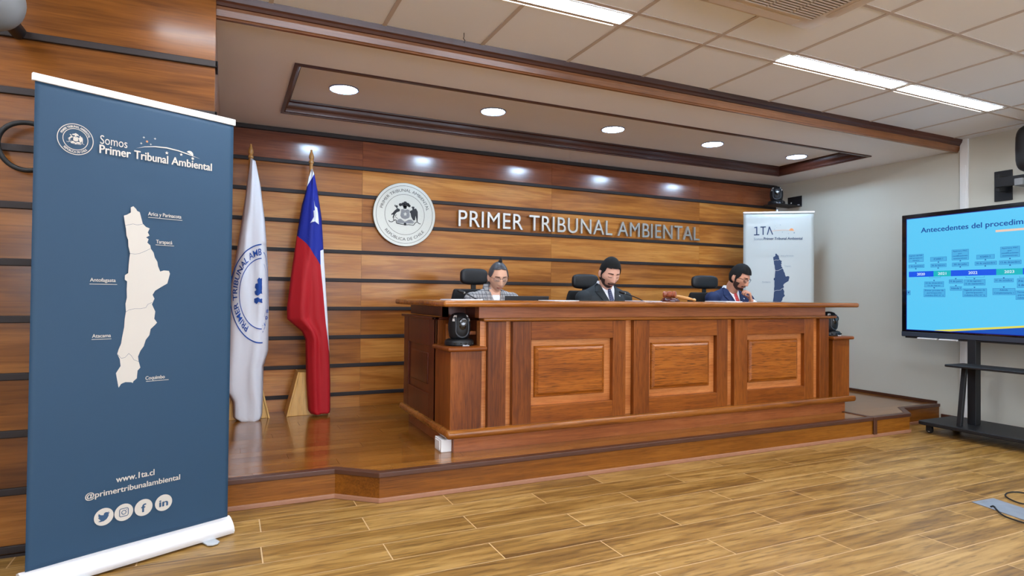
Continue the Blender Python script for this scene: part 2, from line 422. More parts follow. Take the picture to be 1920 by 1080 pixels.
def arc_text(mb, fr, s, cu, cv, R, caph, a0, a1, h, bold=0, inward=False, sx=1, mi=0):
    """letters along a circle from angle a0 to a1 (degrees, clockwise for the top row)"""
    me = text_mesh(s, bold); e = bounds(me); kv = caph/CAP
    for q in me.vertices:
        t = (q.co.x-e[0])/(e[1]-e[0]); a = math.radians(a0+(a1-a0)*t); r = R+q.co.y*kv if not inward else R-q.co.y*kv
        q.co = fr.P(cu+r*math.cos(a)*sx, cv+r*math.sin(a), h)
    mb.mesh(me, mi=mi); bpy.data.meshes.remove(me)
def ring(mb, fr, cu, cv, r0, r1, h, n=72, sx=1, mi=0, a0=0, a1=360):
    pts = [math.radians(a0+(a1-a0)*k/n) for k in range(n+1)]
    for a, b in zip(pts, pts[1:]):
        mb.poly([fr.P(cu+r*math.cos(t)*sx, cv+r*math.sin(t), h) for r, t in ((r0, a), (r1, a), (r1, b), (r0, b))], mi)
def disc(mb, fr, cu, cv, r, h, n=32, mi=0, sx=1, sy=1):
    mb.poly([fr.P(cu+r*sx*math.cos(2*PI*k/n), cv+r*sy*math.sin(2*PI*k/n), h) for k in range(n)], mi)
def fpoly(mb, fr, pts, h, mi=0):
    f = mb.poly([fr.P(x, y, h) for x, y in pts], mi)
    f.normal_update(); bmesh.ops.triangulate(mb.bm, faces=[f], ngon_method='EAR_CLIP')
def fline(mb, fr, pts, w, h, mi=0):
    for (x0, y0), (x1, y1) in zip(pts, pts[1:]):
        dx, dy = x1-x0, y1-y0; l = math.hypot(dx, dy) or 1; nx, ny = -dy/l*w/2, dx/l*w/2
        mb.poly([fr.P(*p, h) for p in ((x0+nx, y0+ny), (x0-nx, y0-ny), (x1-nx, y1-ny), (x1+nx, y1+ny))], mi)
def star(mb, fr, cx, cy, r, h, n=5, k=.4, rot=90, mi=0):
    fpoly(mb, fr, [(cx+(r if i % 2 == 0 else r*k)*math.cos(math.radians(rot+180*i/n)), cy+(r if i % 2 == 0 else r*k)*math.sin(math.radians(rot+180*i/n))) for i in range(2*n)], h, mi)
def crest(mb, fr, cu, cv, k, h, mi=0, mi2=None, mi3=None, sx=1):
    """shield with plumes, a deer and a bird either side and a scroll below; unit = seal radius"""
    def q(pts): return [(cu+(x-500)/495*k*sx, cv-(y-537)/495*k) for x, y in pts]
    m2 = mi if mi2 is None else mi2; m3 = m2 if mi3 is None else mi3
    fpoly(mb, fr, q([(335, 400), (352, 390), (350, 410), (372, 396), (390, 415), (380, 445), (418, 455), (422, 488), (372, 510), (344, 545), (334, 575), (318, 600), (306, 596), (320, 552), (304, 548), (292, 560), (285, 542), (310, 520), (342, 480), (372, 455), (358, 430), (338, 418)]), h, mi)
    fpoly(mb, fr, q([(600, 415), (622, 402), (650, 404), (652, 440), (676, 428), (690, 450), (706, 480), (708, 560), (704, 645), (692, 640), (682, 590), (672, 545), (664, 612), (640, 622), (622, 600), (600, 560), (590, 510), (574, 492), (590, 470), (618, 458), (618, 430)]), h, mi)
    fpoly(mb, fr, q([(432, 462), (468, 450), (505, 466), (540, 450), (578, 462), (572, 500), (580, 555), (562, 588), (506, 612), (448, 590), (428, 558), (438, 500)]), h, m2)
    star(mb, fr, *q([(506, 530)])[0], .07*k, h*1.3, 5, .42, 90, m3)
    for x, y, r in ((428, 388, .05), (468, 378, .055), (504, 360, .06), (544, 378, .055), (568, 396, .045), (500, 405, .05)):
        disc(mb, fr, *q([(x, y)])[0], r*k, h, 14, mi, sx)
    fpoly(mb, fr, q([(466, 400), (536, 400), (522, 448), (480, 448)]), h, mi)
    fline(mb, fr, q([(250, 640), (262, 660), (300, 662), (340, 630), (360, 625), (372, 680), (430, 688), (470, 692), (505, 700), (560, 690), (640, 695), (672, 650), (700, 640), (730, 665), (755, 668)]), .022*k, h, mi)
    fpoly(mb, fr, q([(362, 650), (400, 612), (440, 606), (500, 650), (560, 612), (610, 610), (655, 650), (630, 672), (505, 672), (390, 676)]), h, m2)
    fline(mb, fr, q([(330, 590), (318, 620), (345, 640)]), .02*k, h, mi); fline(mb, fr, q([(372, 545), (352, 560), (358, 590), (390, 605)]), .014*k, h, mi)
    disc(mb, fr, *q([(505, 685)])[0], .045*k, h*1.1, 12, mi, sx)

# ------------------------------------------------------------------ room dimensions (metres)
XR, YB, ZC, ZS, ST = 6.169, 5.488, 2.642, 2.553, .163   # right wall, back wall, ceiling, soffit, stage top
XL, YR = -3.4, -4.2                                      # unseen left and rear walls
COLY, COLX = 3.33, -.069                                 # face and corner of the projecting left wall
STRIPS = [2.275-.2492*k for k in range(10)]

# floor: wood-look tiles with light joints
mb = MB()
row = 0; y = 3.381-.187*40
while y < 5.6:
    x = .66-.98*5 + (.48 if row % 2 else 0) + random.uniform(-.03, .03)
    while x < XR:
        x0, x1 = max(x+.0027, XL), min(x+.98-.0027, XR)
        if x1 > x0: mb.poly([(x0, y+.0026, 0), (x1, y+.0026, 0), (x1, y+.1844, 0), (x0, y+.1844, 0)])
        x += .98
    row += 1; y += .187
fl = struct(mb.build('floor', 'floor', fix=False), 'wood-look floor tiles with pale joints')
mb = MB(); mb.box(XL, XR, YR, 5.6, -.05, -.0012); mb.build('floor_joints', 'grout', fl)

# ceiling of tiles in front of the beam, with its grid
mb = MB(); mb.box(XL, XR, YR, 3.35, ZC, ZC+.05)
ce = struct(mb.build('ceiling', 'tile'), 'pale suspended ceiling tiles')
mb = MB()
gx = [.766+.5832*k for k in range(-7, 10)]
gy = [2.765, 2.612]+[2.612-.5832*k for k in range(1, 12)]
for x in gx: mb.box(x-.011, x+.011, YR, 3.35, ZC-.004, ZC-.0002)
for y in gy: mb.box(XL, XR, y-.011, y+.011, ZC-.0042, ZC-.0004)
mb.build('ceiling_grid', 'grid', ce)

# soffit over the stage with its recess
CX0, CX1, CY0, CY1 = .356, 5.665, 3.899, 4.996
mb = MB()
for q in ((COLX-.3, CX0, 3.39, YB), (CX1, XR, 3.39, YB), (CX0, CX1, 3.39, CY0), (CX0, CX1, CY1, YB)):
    mb.box(q[0], q[1], q[2], q[3], ZS, ZS+.16)
so = struct(mb.build('ceiling_soffit', 'soffit'), 'lowered plaster soffit over the stage')
mb = MB(); mb.box(CX0-.1, CX1+.1, CY0-.1, CY1+.1, 2.64, 2.70); mb.build('recess_panel', 'soffit', so)
def sweep_rect(mb, prof):
    rs = []
    for d, z in prof: rs.append([(CX0+d, CY0+d, z), (CX1-d, CY0+d, z), (CX1-d, CY1-d, z), (CX0+d, CY1-d, z)])
    mb.rings(rs, cap=False)
mb = MB(); sweep_rect(mb, [(-.004, 2.556), (-.004, 2.542), (.018, 2.541), (.021, 2.55), (.03, 2.553), (.034, 2.576), (.04, 2.582), (.047, 2.60), (.05, 2.622), (.06, 2.628), (.064, 2.643)])
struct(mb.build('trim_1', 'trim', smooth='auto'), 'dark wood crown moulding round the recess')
# beam moulding
mb = MB(); prof = [(3.45, 2.56), (3.39, 2.535), (3.388, 2.531), (3.372, 2.533), (3.372, 2.541), (3.366, 2.545), (3.358, 2.574), (3.352, 2.588), (3.344, 2.590), (3.338, 2.603), (3.33, 2.612), (3.328, 2.62), (3.322, 2.642), (3.45, 2.642)]
lo = [p for p in prof[:-1] if p[1] < 2.5895]
mb.prism([(COLX, y+.02, z) for y, z in lo+[(3.45, 2.588)]], (XR-COLX, 0, 0))
bm_ = struct(mb.build('trim_2', 'beam'), 'wood moulding beam along the edge of the soffit')
mb = MB(); hi = [p for p in prof[1:] if p[1] >= 2.5895]
mb.prism([(COLX, y+.02, z) for y, z in [(3.45, 2.5882), (3.356, 2.5882)]+hi], (XR-COLX, 0, 0))
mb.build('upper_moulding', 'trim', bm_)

# plank walls
def plank_wall(name, x0, x1, y, z0, zt, joints, label, dark_top=False, zs=None, wd='wallwood'):
    mb = MB(); zs = sorted([z for z in STRIPS if z0 < z < zt])
    lv = [z0]+zs+[zt]; js = [x0]+joints+[x1]
    for i, (a, b) in enumerate(zip(lv, lv[1:])):
        for c, d in zip(js, js[1:]):
            o = random.uniform(-.02, .02)
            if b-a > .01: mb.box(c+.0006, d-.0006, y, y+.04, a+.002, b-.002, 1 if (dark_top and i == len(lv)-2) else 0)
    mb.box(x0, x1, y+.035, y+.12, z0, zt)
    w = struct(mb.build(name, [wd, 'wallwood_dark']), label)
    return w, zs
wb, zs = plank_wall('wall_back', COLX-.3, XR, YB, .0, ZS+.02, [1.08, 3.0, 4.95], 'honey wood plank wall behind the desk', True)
mb = MB()
for z in zs: mb.box(COLX, XR, YB-.014, YB+.01, z-.016, z+.016)
mb.box(COLX, XR, YB-.03, YB+.01, ZS-.036, ZS-.001)
mb.build('battens', 'strip', wb, bevel=.004)
# projecting wall on the left
wl, zs = plank_wall('wall_left', XL, COLX, COLY, 0, ZC+.02, [-1.6], 'honey wood plank wall on the left', wd='wallwood_shaded')
mb = MB()
for z in zs:
    mb.box(XL, COLX+.012, COLY-.014, COLY+.01, z-.016, z+.016)
    mb.box(COLX-.002, COLX+.012, COLY-.014, COLY+.10, z-.016, z+.016)
mb.build('battens', 'strip', wl, bevel=.004)
mb = MB(); mb.box(COLX-.2, COLX-.0005, COLY+.04, YB+.02, 0, ZC); struct(mb.build('wall_niche', 'wallwood_dark'), 'dark return wall beside the stage')  # return wall coloured with the dark plank wood
mb = MB(); mb.box(XL, COLX, COLY-.012, COLY, 0, .012); struct(mb.build('baseboard_left', 'strip'))
# plain walls
mb = MB(); mb.box(XR, XR+.12, YR, YB+.1, 0, ZC+.05); struct(mb.build('wall_right', 'wall'), 'off white painted wall on the right')
mb = MB(); mb.box(XL-.12, XL, YR, COLY+.1, 0, ZC+.05); struct(mb.build('wall_side', 'wall'))
mb = MB(); mb.box(XL-.12, XR+.12, YR-.12, YR, 0, ZC+.05); struct(mb.build('wall_rear', 'wall'))
for i, x0 in enumerate((-2.6, .2, 3.0)):  # unseen glowing panels with frames, added to brighten the room
    mb = MB(); mb.box(x0, x0+2.2, YR, YR+.01, 1.0, 2.2); wn_ = struct(mb.build('window_%d' % (i+1), 'fill_glow'), 'unseen panel added as fill light')  # window_1 to window_3 are the added fill panels
    for a, b, c, d in ((x0-.04, x0+2.24, .96, 1.0), (x0-.04, x0+2.24, 2.2, 2.24), (x0-.04, x0, 1.0, 2.2), (x0+2.2, x0+2.24, 1.0, 2.2), (x0+1.08, x0+1.12, 1.0, 2.2)):
        mb = MB(); mb.box(a, b, YR, YR+.04, c, d); mb.build('window_frame', 'white', wn_)  # frame of the added fill panel
mb = MB(); mb.box(XR-.014, XR, 3.575, YB, ST, ST+.028); mb.box(XR-.012, XR, YR, 3.54, 0, .075)
struct(mb.build('baseboard_right', 'nosing', bevel=.003), 'thin dark wood skirting on the right wall')
mb = MB(); mb.box(XR-.022, XR, 3.30, 3.368, .08, ZC); mb.box(XR-.026, XR-.018, 3.318, 3.35, .3, 2.4)
struct(mb.build('trim_3', 'white', bevel=.003), 'white vertical cable trunking on the right wall')

# stage
outl = [(COLX, 3.563), (.569, 3.563), (.78, 3.382), (5.40, 3.36), (5.617, 3.558), (XR, 3.562), (XR, YB), (COLX, YB)]
mb = MB()
def in_stage(x, y): return True
# boards clipped to the outline
import itertools
def clip(poly, a, b):
    out = []; n = Vector((b[1]-a[1], -(b[0]-a[0])))
    def side(p): return (p[0]-a[0])*n[0]+(p[1]-a[1])*n[1]
    for p, q in zip(poly, poly[1:]+poly[:1]):
        s1, s2 = side(p), side(q)
        if s1 <= 0: out.append(p)
        if (s1 < 0 < s2) or (s2 < 0 < s1):
            t = s1/(s1-s2); out.append((p[0]+(q[0]-p[0])*t, p[1]+(q[1]-p[1])*t))
    return out
conv = [[(COLX, 3.56), (.569, 3.56), (.569, YB), (COLX, YB)], [(.569, 3.56), (.78, 3.382), (5.40, 3.36), (5.617, 3.555), (5.617, YB), (.569, YB)], [(5.617, 3.556), (XR, 3.562), (XR, YB), (5.617, YB)]]
y = 3.3; r = 0
while y < YB:
    x = -2+(r*.47) % 1.2
    while x < XR:
        for pc in conv:
            pl = [(x, y), (x+1.198, y), (x+1.198, y+.118), (x, y+.118)]
            for a, b in zip(pc, pc[1:]+pc[:1]):
                if pl: pl = clip(pl, a, b)
            if len(pl) > 2:
                f = mb.poly([(p[0], p[1], ST) for p in pl])
                if f.normal.z < 0: f.normal_flip()
        x += 1.2
    y += .12; r += 1
bmesh.ops.remove_doubles(mb.bm, verts=mb.bm.verts, dist=1e-5)
stg = struct(mb.build('floor_stage', 'stage', fix=False), 'raised polished wood stage floor')
mb = MB(); mb.prism([(x, y, .0) for x, y in outl], (0, 0, ST-.0015))
mb.build('stage_riser', 'stageface', stg)
front = outl[:6]
def rail(mb, pts, off, z0, z1, w):
    """rail following the stage edge"""
    P = []
    for i, p in enumerate(pts):
        d = []
        for a, b in ((i-1, i), (i, i+1)):
            if a >= 0 and b < len(pts):
                t = Vector((pts[b][0]-pts[a][0], pts[b][1]-pts[a][1])).normalized(); d.append(Vector((t.y, -t.x)))
        n = sum(d, Vector((0, 0)))/len(d); n = n/max(n.length_squared, .3)
        P.append((Vector(p), n))
    rs = [[(p+n*o).to_3d()+Vector((0, 0, z)) for o, z in ((off, z0), (off, z1), (off-w, z1), (off-w, z0))] for p, n in P]
    mb.rings(rs)
mb = MB(); rail(mb, front, .012, ST-.024, ST+.004, .052); mb.build('stage_nosing', 'nosing', stg, bevel=.004)
mb = MB(); rail(mb, front, .012, 0, .026, .014); mb.build('foot_trim', 'pinktrim', stg, bevel=.004)
mb = MB(); mb.box(4.905, 4.945, 3.345, 3.64, ST-.001, ST+.005); mb.box(4.905, 4.945, 3.343, 3.352, .026, ST); mb.build('seam_cover', 'nosing', stg, bevel=.002)

# ------------------------------------------------------------------ ceiling lamps
def troffer(x0, x1, y, label):
    t = thing('ceiling_strip_lamp', label, 'ceiling light', ((x0+x1)/2, y, ZC-.001), group=None)
    mb = MB(); mb.box(x0, x1, y-.052, y+.052, ZC-.005, ZC-.002); mb.build('diffuser', 'lamp', t)
    mb = MB(); mb.box(x0+.02, x1-.02, y+.082, y+.089, ZC-.005, ZC-.001); mb.build('glowing_lip', 'lip_glow', t)  # lip strip glows by itself in place of light from the diffuser
    mb = MB(); mb.box(x0-.006, x1+.006, y+.0525, y+.058, ZC-.006, ZC-.001); mb.box(x0-.006, x1+.006, y-.058, y-.0525, ZC-.006, ZC-.001)
    mb.box(x0-.006, x0-.001, y-.0525, y+.0525, ZC-.006, ZC-.001); mb.box(x1+.001, x1+.006, y-.0525, y+.0525, ZC-.006, ZC-.001)
    mb.build('frame', 'white', t)
    return t
troffer(3.085, 4.208, 2.696, 'long white ceiling strip lamp, middle of the lit row')
troffer(4.27, 5.375, 2.696, 'long white ceiling strip lamp nearest the right wall')
troffer(-.375, .748, 2.696, 'white ceiling strip lamp above the top edge, mirrored in the left plank wall')
troffer(.79, 1.913, 2.696, 'white ceiling strip lamp cut by the top of the photo')
for x0 in (-2.2, -.38, .79, 3.1, 4.27):  # extra unseen lamps, added to raise the room's brightness
    for y in (.364, -2.0):
        troffer(x0, x0+1.12, y, 'added white ceiling strip lamp behind the camera').__setitem__('group', 'added strip lamps behind the camera')
for x0 in (-2.2,): troffer(x0, x0+1.12, 2.696, 'white ceiling strip lamp left of the frame')

names = ['leftmost', 'second from the left', 'middle', 'second from the right', 'rightmost']
first = None
for i, x in enumerate((.746, 1.922, 3.078, 4.225, 5.37)):
    lb = 'round cool white downlight in the recess, '+names[i]+' of five'
    if first is None:
        t = thing('downlight', lb, 'ceiling light', (x, 4.51, 2.64), group='downlights over the stage'); first = t
        mb = MB(); mb.lathe([(.094, 0), (.106, 0), (.106, -.006), (.098, -.009), (.094, -.006), (.094, 0)], t.location, 40, cap=False); mb.build('rim', 'rim', t, smooth='auto')
        mb = MB(); mb.lathe([(.001, -.002), (.093, -.002), (.093, -.0055), (.001, -.0055)], t.location, 40); mb.build('diffuser', 'down', t)
    else: dup(first, (x, 4.51, 2.64), 0, lb)

# air conditioner
t = thing('air_conditioner', 'square ivory cassette air conditioner set in the ceiling tiles', 'air conditioner', (2.42, 1.88, ZC))
def rrect(cx, cy, hx, hy, r, z, n=8):
    return [(cx+sx*(hx-r)+r*math.cos(a0+PI/2*k/n), cy+sy*(hy-r)+r*math.sin(a0+PI/2*k/n), z) for sx, sy, a0 in ((1, 1, 0), (-1, 1, PI/2), (-1, -1, PI), (1, -1, 3*PI/2)) for k in range(n+1)]
mb = MB(); c = (2.40, 1.87)
mb.rings([rrect(*c, .46, .46, .07, ZC-.0045), rrect(*c, .46, .46, .07, ZC-.018), rrect(*c, .44, .44, .05, ZC-.032), rrect(*c, .34, .34, .03, ZC-.034)]); mb.build('casing', 'acwhite', t, smooth='auto')
mb = MB(); mb.box(c[0]-.325, c[0]+.325, c[1]-.325, c[1]+.325, ZC-.040, ZC-.034); g = mb.build('intake_grille', 'acdark', t)
mb = MB()
for k in range(34): mb.box(c[0]-.325, c[0]+.325, c[1]-.322+k*.0195, c[1]-.315+k*.0195, ZC-.046, ZC-.040)
for k in range(5): mb.box(c[0]-.328+k*.162, c[0]-.32+k*.162, c[1]-.325, c[1]+.325, ZC-.046, ZC-.04)
mb.build('grille_bars', 'acwhite', g)
for dx, dy, hx, hy in ((0, .395, .3, .028), (0, -.395, .3, .028), (.395, 0, .028, .3), (-.395, 0, .028, .3)):
    mb = MB(); mb.rings([rrect(c[0]+dx, c[1]+dy, hx, hy, .02, ZC-.031), rrect(c[0]+dx, c[1]+dy, hx*.985, hy*.9, .02, ZC-.0385)]); mb.build('louvre', 'acwhite', t, smooth='auto')
# wire hook on the ceiling
mb = MB(); p = at(870, 62, 'z', ZC-.002)
mb.tube([p+Vector((0, 0, .001)), p+Vector((.002, .004, -.02)), p+Vector((-.004, 0, -.03)), p+Vector((.006, 0, -.04)), p+Vector((.002, 0, -.055))], .0022, 6)
tag(mb.build('ceiling_hook', 'blackmetal', smooth=True), 'thin wire hook hanging from a ceiling tile above the beam', 'hook')

# ------------------------------------------------------------------ desk
D = thing('judges_desk', 'long carved wooden judges desk with three raised panels', 'desk', (3.12, 4.1, ST))
Z0 = ST
def ubar(x0, x1, y0, y1, w, z0, z1):
    mb = MB(); mb.prism([(x0, y0, z0), (x1, y0, z0), (x1, y1, z0), (x1-w, y1, z0), (x1-w, y0+w, z0), (x0+w, y0+w, z0), (x0+w, y1, z0), (x0, y1, z0)], (0, 0, z1-z0)); return mb
mb = ubar(1.305, 4.945, 3.64, 4.69, .055, Z0, .262); mb.build('plinth', 'deskfrieze', D)
def bullnose(mb, x0, x1, y0, y1, z0, z1, front=True):
    r = (z1-z0)/2
    mb.box(x0, x1, y0, y1, z0, z1)
mb = ubar(1.24, 5.03, 3.585, 4.75, .1, .256, .31); mb.build('base_moulding', 'desktop', D, bevel=.022)
# body carcass
mb = MB(); mb.box(1.484, 4.72, 3.66, 3.72, .30, .99); mb.build('front_board', 'desklight', D)
mb = MB(); mb.box(1.484, 1.52, 3.721, 3.92, .30, .99); mb.build('return_board', 'deskside', D)
mb = MB(); mb.box(4.69, 4.72, 3.721, 3.92, .30, .99); mb.build('return_board', 'deskside', D)
for sx, x0, x1 in ((-1, 1.27, 1.30), (1, 4.945, 4.975)):
    mb = MB(); mb.box(x0+.012, x1-.006, 3.925, 4.72, .30, .99); side = mb.build('side_board', 'deskside', D)
    xf = x0 if sx < 0 else x1-.014
    mb = MB(); xa, xb = (x0, x0+.016) if sx < 0 else (x1-.016, x1)
    mb.box(xa, xb, 3.922, 4.06, .30, .99); mb.box(xa, xb, 4.60, 4.722, .30, .99); mb.box(xa, xb, 4.06, 4.60, .80, .99); mb.box(xa, xb, 4.06, 4.60, .30, .47)
    mb.build('side_frame', 'deskside', side, bevel=.004)
    mb = MB(); mb.box(x0+.004 if sx < 0 else x1-.018, x0+.018 if sx < 0 else x1-.004, 4.12, 4.54, .53, .75); mb.build('side_panel', 'deskside', side, bevel=.01)
    wx0, wx1 = (1.27, 1.52) if sx < 0 else (4.69, 4.975)
    mb = MB(); mb.box(wx0, wx1, 3.922, 3.95, .30, .99); w = mb.build('wing_front', 'deskwood', D)
    mb = MB(); mb.box(wx0+.07, wx1-.02, 3.914, 3.925, .33, .96); mb.build('wing_strip', 'desklight', w)
    mb = MB(); mb.box(wx0-.02 if sx < 0 else wx0, wx1 if sx < 0 else wx1+.02, 3.90, 3.95, .987, 1.008); mb.box(x0-.02 if sx < 0 else x1-.02, x0+.02 if sx < 0 else x1+.02, 3.90, 4.74, .987, 1.008); mb.build('wing_moulding', 'deskside', D, bevel=.006)
    mb = MB(); mb.box(*((1.32, 1.52) if sx < 0 else (4.70, 4.92)), 3.896, 3.94, 1.008, 1.082); mb.box(*((1.32, 1.35) if sx < 0 else (4.89, 4.92)), 3.896, 4.72, 1.008, 1.082); mb.build('wing_frieze', 'deskside', D)
# pilasters and framed panels
for x0, x1 in ((1.526, 1.654), (4.605, 4.718)):
    mb = MB(); mb.box(x0, x1, 3.625, 3.665, .306, .985); mb.build('pilaster', 'deskwood', D, bevel=.003)
for fx in (1.700, 2.666, 3.632):
    a, b = fx+.137, fx+.785; e = fx+.895
    mb = MB(); mb.box(fx, a, 3.622, 3.664, .306, .985); fr = mb.build('panel_frame', 'deskwood', D, bevel=.003)
    mb = MB(); mb.box(b, e, 3.622, 3.664, .306, .985); mb.build('frame_stile', 'deskwood', fr, bevel=.003)
    for za, zb in ((.862, .985), (.306, .420)):
        mb = MB(); mb.box(a, b, 3.6225, 3.664, za, zb); mb.build('frame_rail', 'deskwood_h', fr, bevel=.003)
    # raised panel with bevelled border
    mb = MB(); xa, xb, za, zb = a+.030, b-.064, .476, .818
    xa, xb = a+.036, b-.056
    R = lambda d, y: [(xa+d, y, za+d), (xb-d, y, za+d), (xb-d, y, zb-d), (xa+d, y, zb-d)]
    mb.rings([R(0, 3.662), R(0, 3.650), R(.006, 3.643), R(.010, 3.648), R(.026, 3.636), R(.03, 3.636)], cap=True)
    mb.build('raised_panel', 'deskpanel', fr)
mb = MB(); mb.box(1.488, 4.80, 3.606, 3.70, .987, 1.010); mb.build('upper_moulding', 'desktop', D, bevel=.009)
mb = MB(); mb.box(1.471, 4.705, 3.65, 3.72, 1.008, 1.082); mb.build('frieze', 'deskfrieze', D)
mb = MB(); mb.box(1.471, 1.52, 3.7205, 3.894, 1.0085, 1.081); mb.build('frieze_return', 'deskside', D)
mb = MB(); mb.box(4.66, 4.705, 3.7205, 3.894, 1.0085, 1.081); mb.build('frieze_return', 'deskside', D)
# pedestals
for x0, x1 in ((1.27, 1.481), (4.765, 4.975)):
    mb = MB(); mb.box(x0, x1, 3.62, 3.92, .304, .805); pd = mb.build('pedestal', 'deskwood', D, bevel=.003)
    mb = MB(); mb.box(x0-.027, x1+.027, 3.588, 3.92, .800, .829); mb.build('pedestal_cap', 'darktop' if 'darktop' in MT else 'deskwood_h', pd, bevel=.012)
# top ledge: a U of thick boards, and the lower worktop behind it
TOPZ = 1.122
mb = MB(); mb.prism([(1.20, 3.548, 1.081), (5.01, 3.548, 1.081), (5.01, 4.75, 1.081), (4.742, 4.75, 1.081), (4.742, 3.95, 1.081), (1.50, 3.95, 1.081), (1.50, 4.75, 1.081), (1.20, 4.75, 1.081)], (0, 0, TOPZ-1.081)); mb.build('ledge_top', 'desktop', D, bevel=.016)
mb = MB(); mb.box(1.36, 4.89, 3.74, 4.18, .895, .92); mb.box(1.52, 4.69, 3.93, 3.95, .92, 1.08); mb.build('worktop', 'deskwood_h', D, bevel=.003)

# socket box at the desk corner
t = thing('socket_box', 'small white power socket box against the corner of the desk plinth', 'socket', (1.225, 3.68, ST))
mb = MB(); mb.box(1.232, 1.303, 3.672, 3.80, ST, ST+.08); mb.build('housing', 'white', t, bevel=.004)
mb = MB(); mb.box(1.227, 1.234, 3.692, 3.78, ST+.012, ST+.07); mb.build('socket_plate', 'white', t, bevel=.003)

# papers on the ledge
for x0, x1, y0, y1, n, lb in ((845, 905, 3.70, 3.92, 3, 'stack of white papers at the left end of the desk ledge'),
                              (1040, 1086, 3.60, 3.84, 2, 'flat white sheets on the ledge before the man in charcoal suit'),
                              (1208, 1241, 3.60, 3.84, 2, 'white sheets on the ledge left of the gavel'),
                              (1362, 1392, 3.62, 3.86, 3, 'white papers on the ledge before the man in navy suit')):
    a = at(x0, 562, 'y', y0).x; b = at(x1, 562, 'y', y0).x
    mb = MB()
    for k in range(n): mb.box(a+.003*k, b+.002*k, y0+.002*k, y1, TOPZ+.002*k+.0003, TOPZ+.002*k+.0019)
    tag(mb.build('paper_sheets', 'paper'), lb, 'papers')

# gavel and block
gp = at(1256.5, 560, 'y', 3.78); gp.z = TOPZ
mb = MB(); mb.lathe([(.070, 0), (.074, .004), (.074, .010), (.064, .014), (.062, .021), (.056, .027), (.001, .027)], gp, 36)
tag(mb.build('sound_block', 'darkred', smooth='auto'), 'round dark red sound block under the gavel head', 'sound block')
t = thing('gavel', 'wooden gavel with pale handle resting on its sound block', 'gavel', gp+Vector((0, 0, .028)))
hc = gp+Vector((-.006, 0, .0545)); hx = Vector((.55, -.83, 0)).normalized()
rotm = Vector((0, 0, 1)).rotation_difference(hx).to_matrix()
def lathe_dir(mb, c, d, prof, n=24):
    u = Vector((0, 0, 1)).cross(d).normalized(); w = d.cross(u)
    mb.rings([[c+d*h+(u*math.cos(2*PI*k/n)+w*math.sin(2*PI*k/n))*max(r, 1e-4) for k in range(n)] for r, h in prof])
mb = MB(); lathe_dir(mb, hc, hx, [(r_*.72, h_*.8) for r_, h_ in [(.002, -.062), (.026, -.062), (.034, -.058), (.036, -.04), (.030, -.034), (.033, -.028), (.029, -.022), (.036, -.012), (.036, .012), (.029, .022), (.033, .028), (.030, .034), (.037, .040), (.037, .058), (.028, .063), (.002, .063)]])
mb.build('gavel_head', 'gavelwood', t, smooth='auto')
hd = Vector((.83, .45, 0)); he = at(1303, 559, 'y', 3.86); he.z = TOPZ+.012; hs = hc+(he-hc).normalized()*.018
dv = (he-hs).normalized(); Lh = (he-hs).length
mb = MB(); lathe_dir(mb, hs, dv, [(.002, 0), (.010, 0), (.0085, .03), (.009, .06), (.013, Lh*.5), (.0135, Lh*.7), (.009, Lh-.035), (.008, Lh-.025), (.0125, Lh-.012), (.011, Lh), (.002, Lh+.003)], 16)
mb.build('gavel_handle', 'gavelpale', t, smooth=True)

# gooseneck microphones
def mic(base, tip, mid, label):
    t = thing('gooseneck_microphone', label, 'microphone', base)
    mb = MB(); mb.lathe([(.001, 0), (.045, 0), (.045, .012), (.030, .022), (.012, .026), (.001, .026)], base, 24); mb.build('base', 'black', t, smooth='auto')
    base = Vector(base)+Vector((0, 0, .024)); tip = Vector(tip); mid = Vector(mid)
    pts = [(1-u)**2*base+2*u*(1-u)*mid+u*u*tip for u in [k/14 for k in range(15)]]
    mb = MB(); mb.tube(pts, .0042, 8); mb.build('gooseneck', 'black', t, smooth=True)
    d = (pts[-1]-pts[-2]).normalized()
    mb = MB(); mb.cap(tip+d*.008, tip+d*.042, .010, .0115); mb.build('capsule', 'rubber', t, smooth=True)
    mb = MB(); mb.tube([tip-d*.006, tip+d*.002], .0085, 12); mb.build('collar', 'steel', t)
mic((1.74, 3.90+.12, .92), at(870, 549, 'y', 4.06), (1.74, 4.03, 1.08), 'black gooseneck microphone beside the woman')
mic((3.22, 4.04, .92), at(1171, 550, 'y', 4.02), (3.22, 4.04, 1.10), 'black gooseneck microphone beside the man in charcoal suit')

# laptop
t = thing('laptop', 'open black laptop seen from behind in front of the woman', 'laptop', (1.97, 4.09, .92))
mb = MB(); mb.box(1.80, 2.155, 4.00, 4.17, .9201, .938); mb.build('laptop_base', 'black', t, bevel=.003)
mb = MB(); mb.obox((1.977, 3.985, 1.046), (1, 0, 0), (0, 1, .12), (0, -.12, 1), .178, .004, .108); mb.build('laptop_lid', 'black', t, bevel=.003)

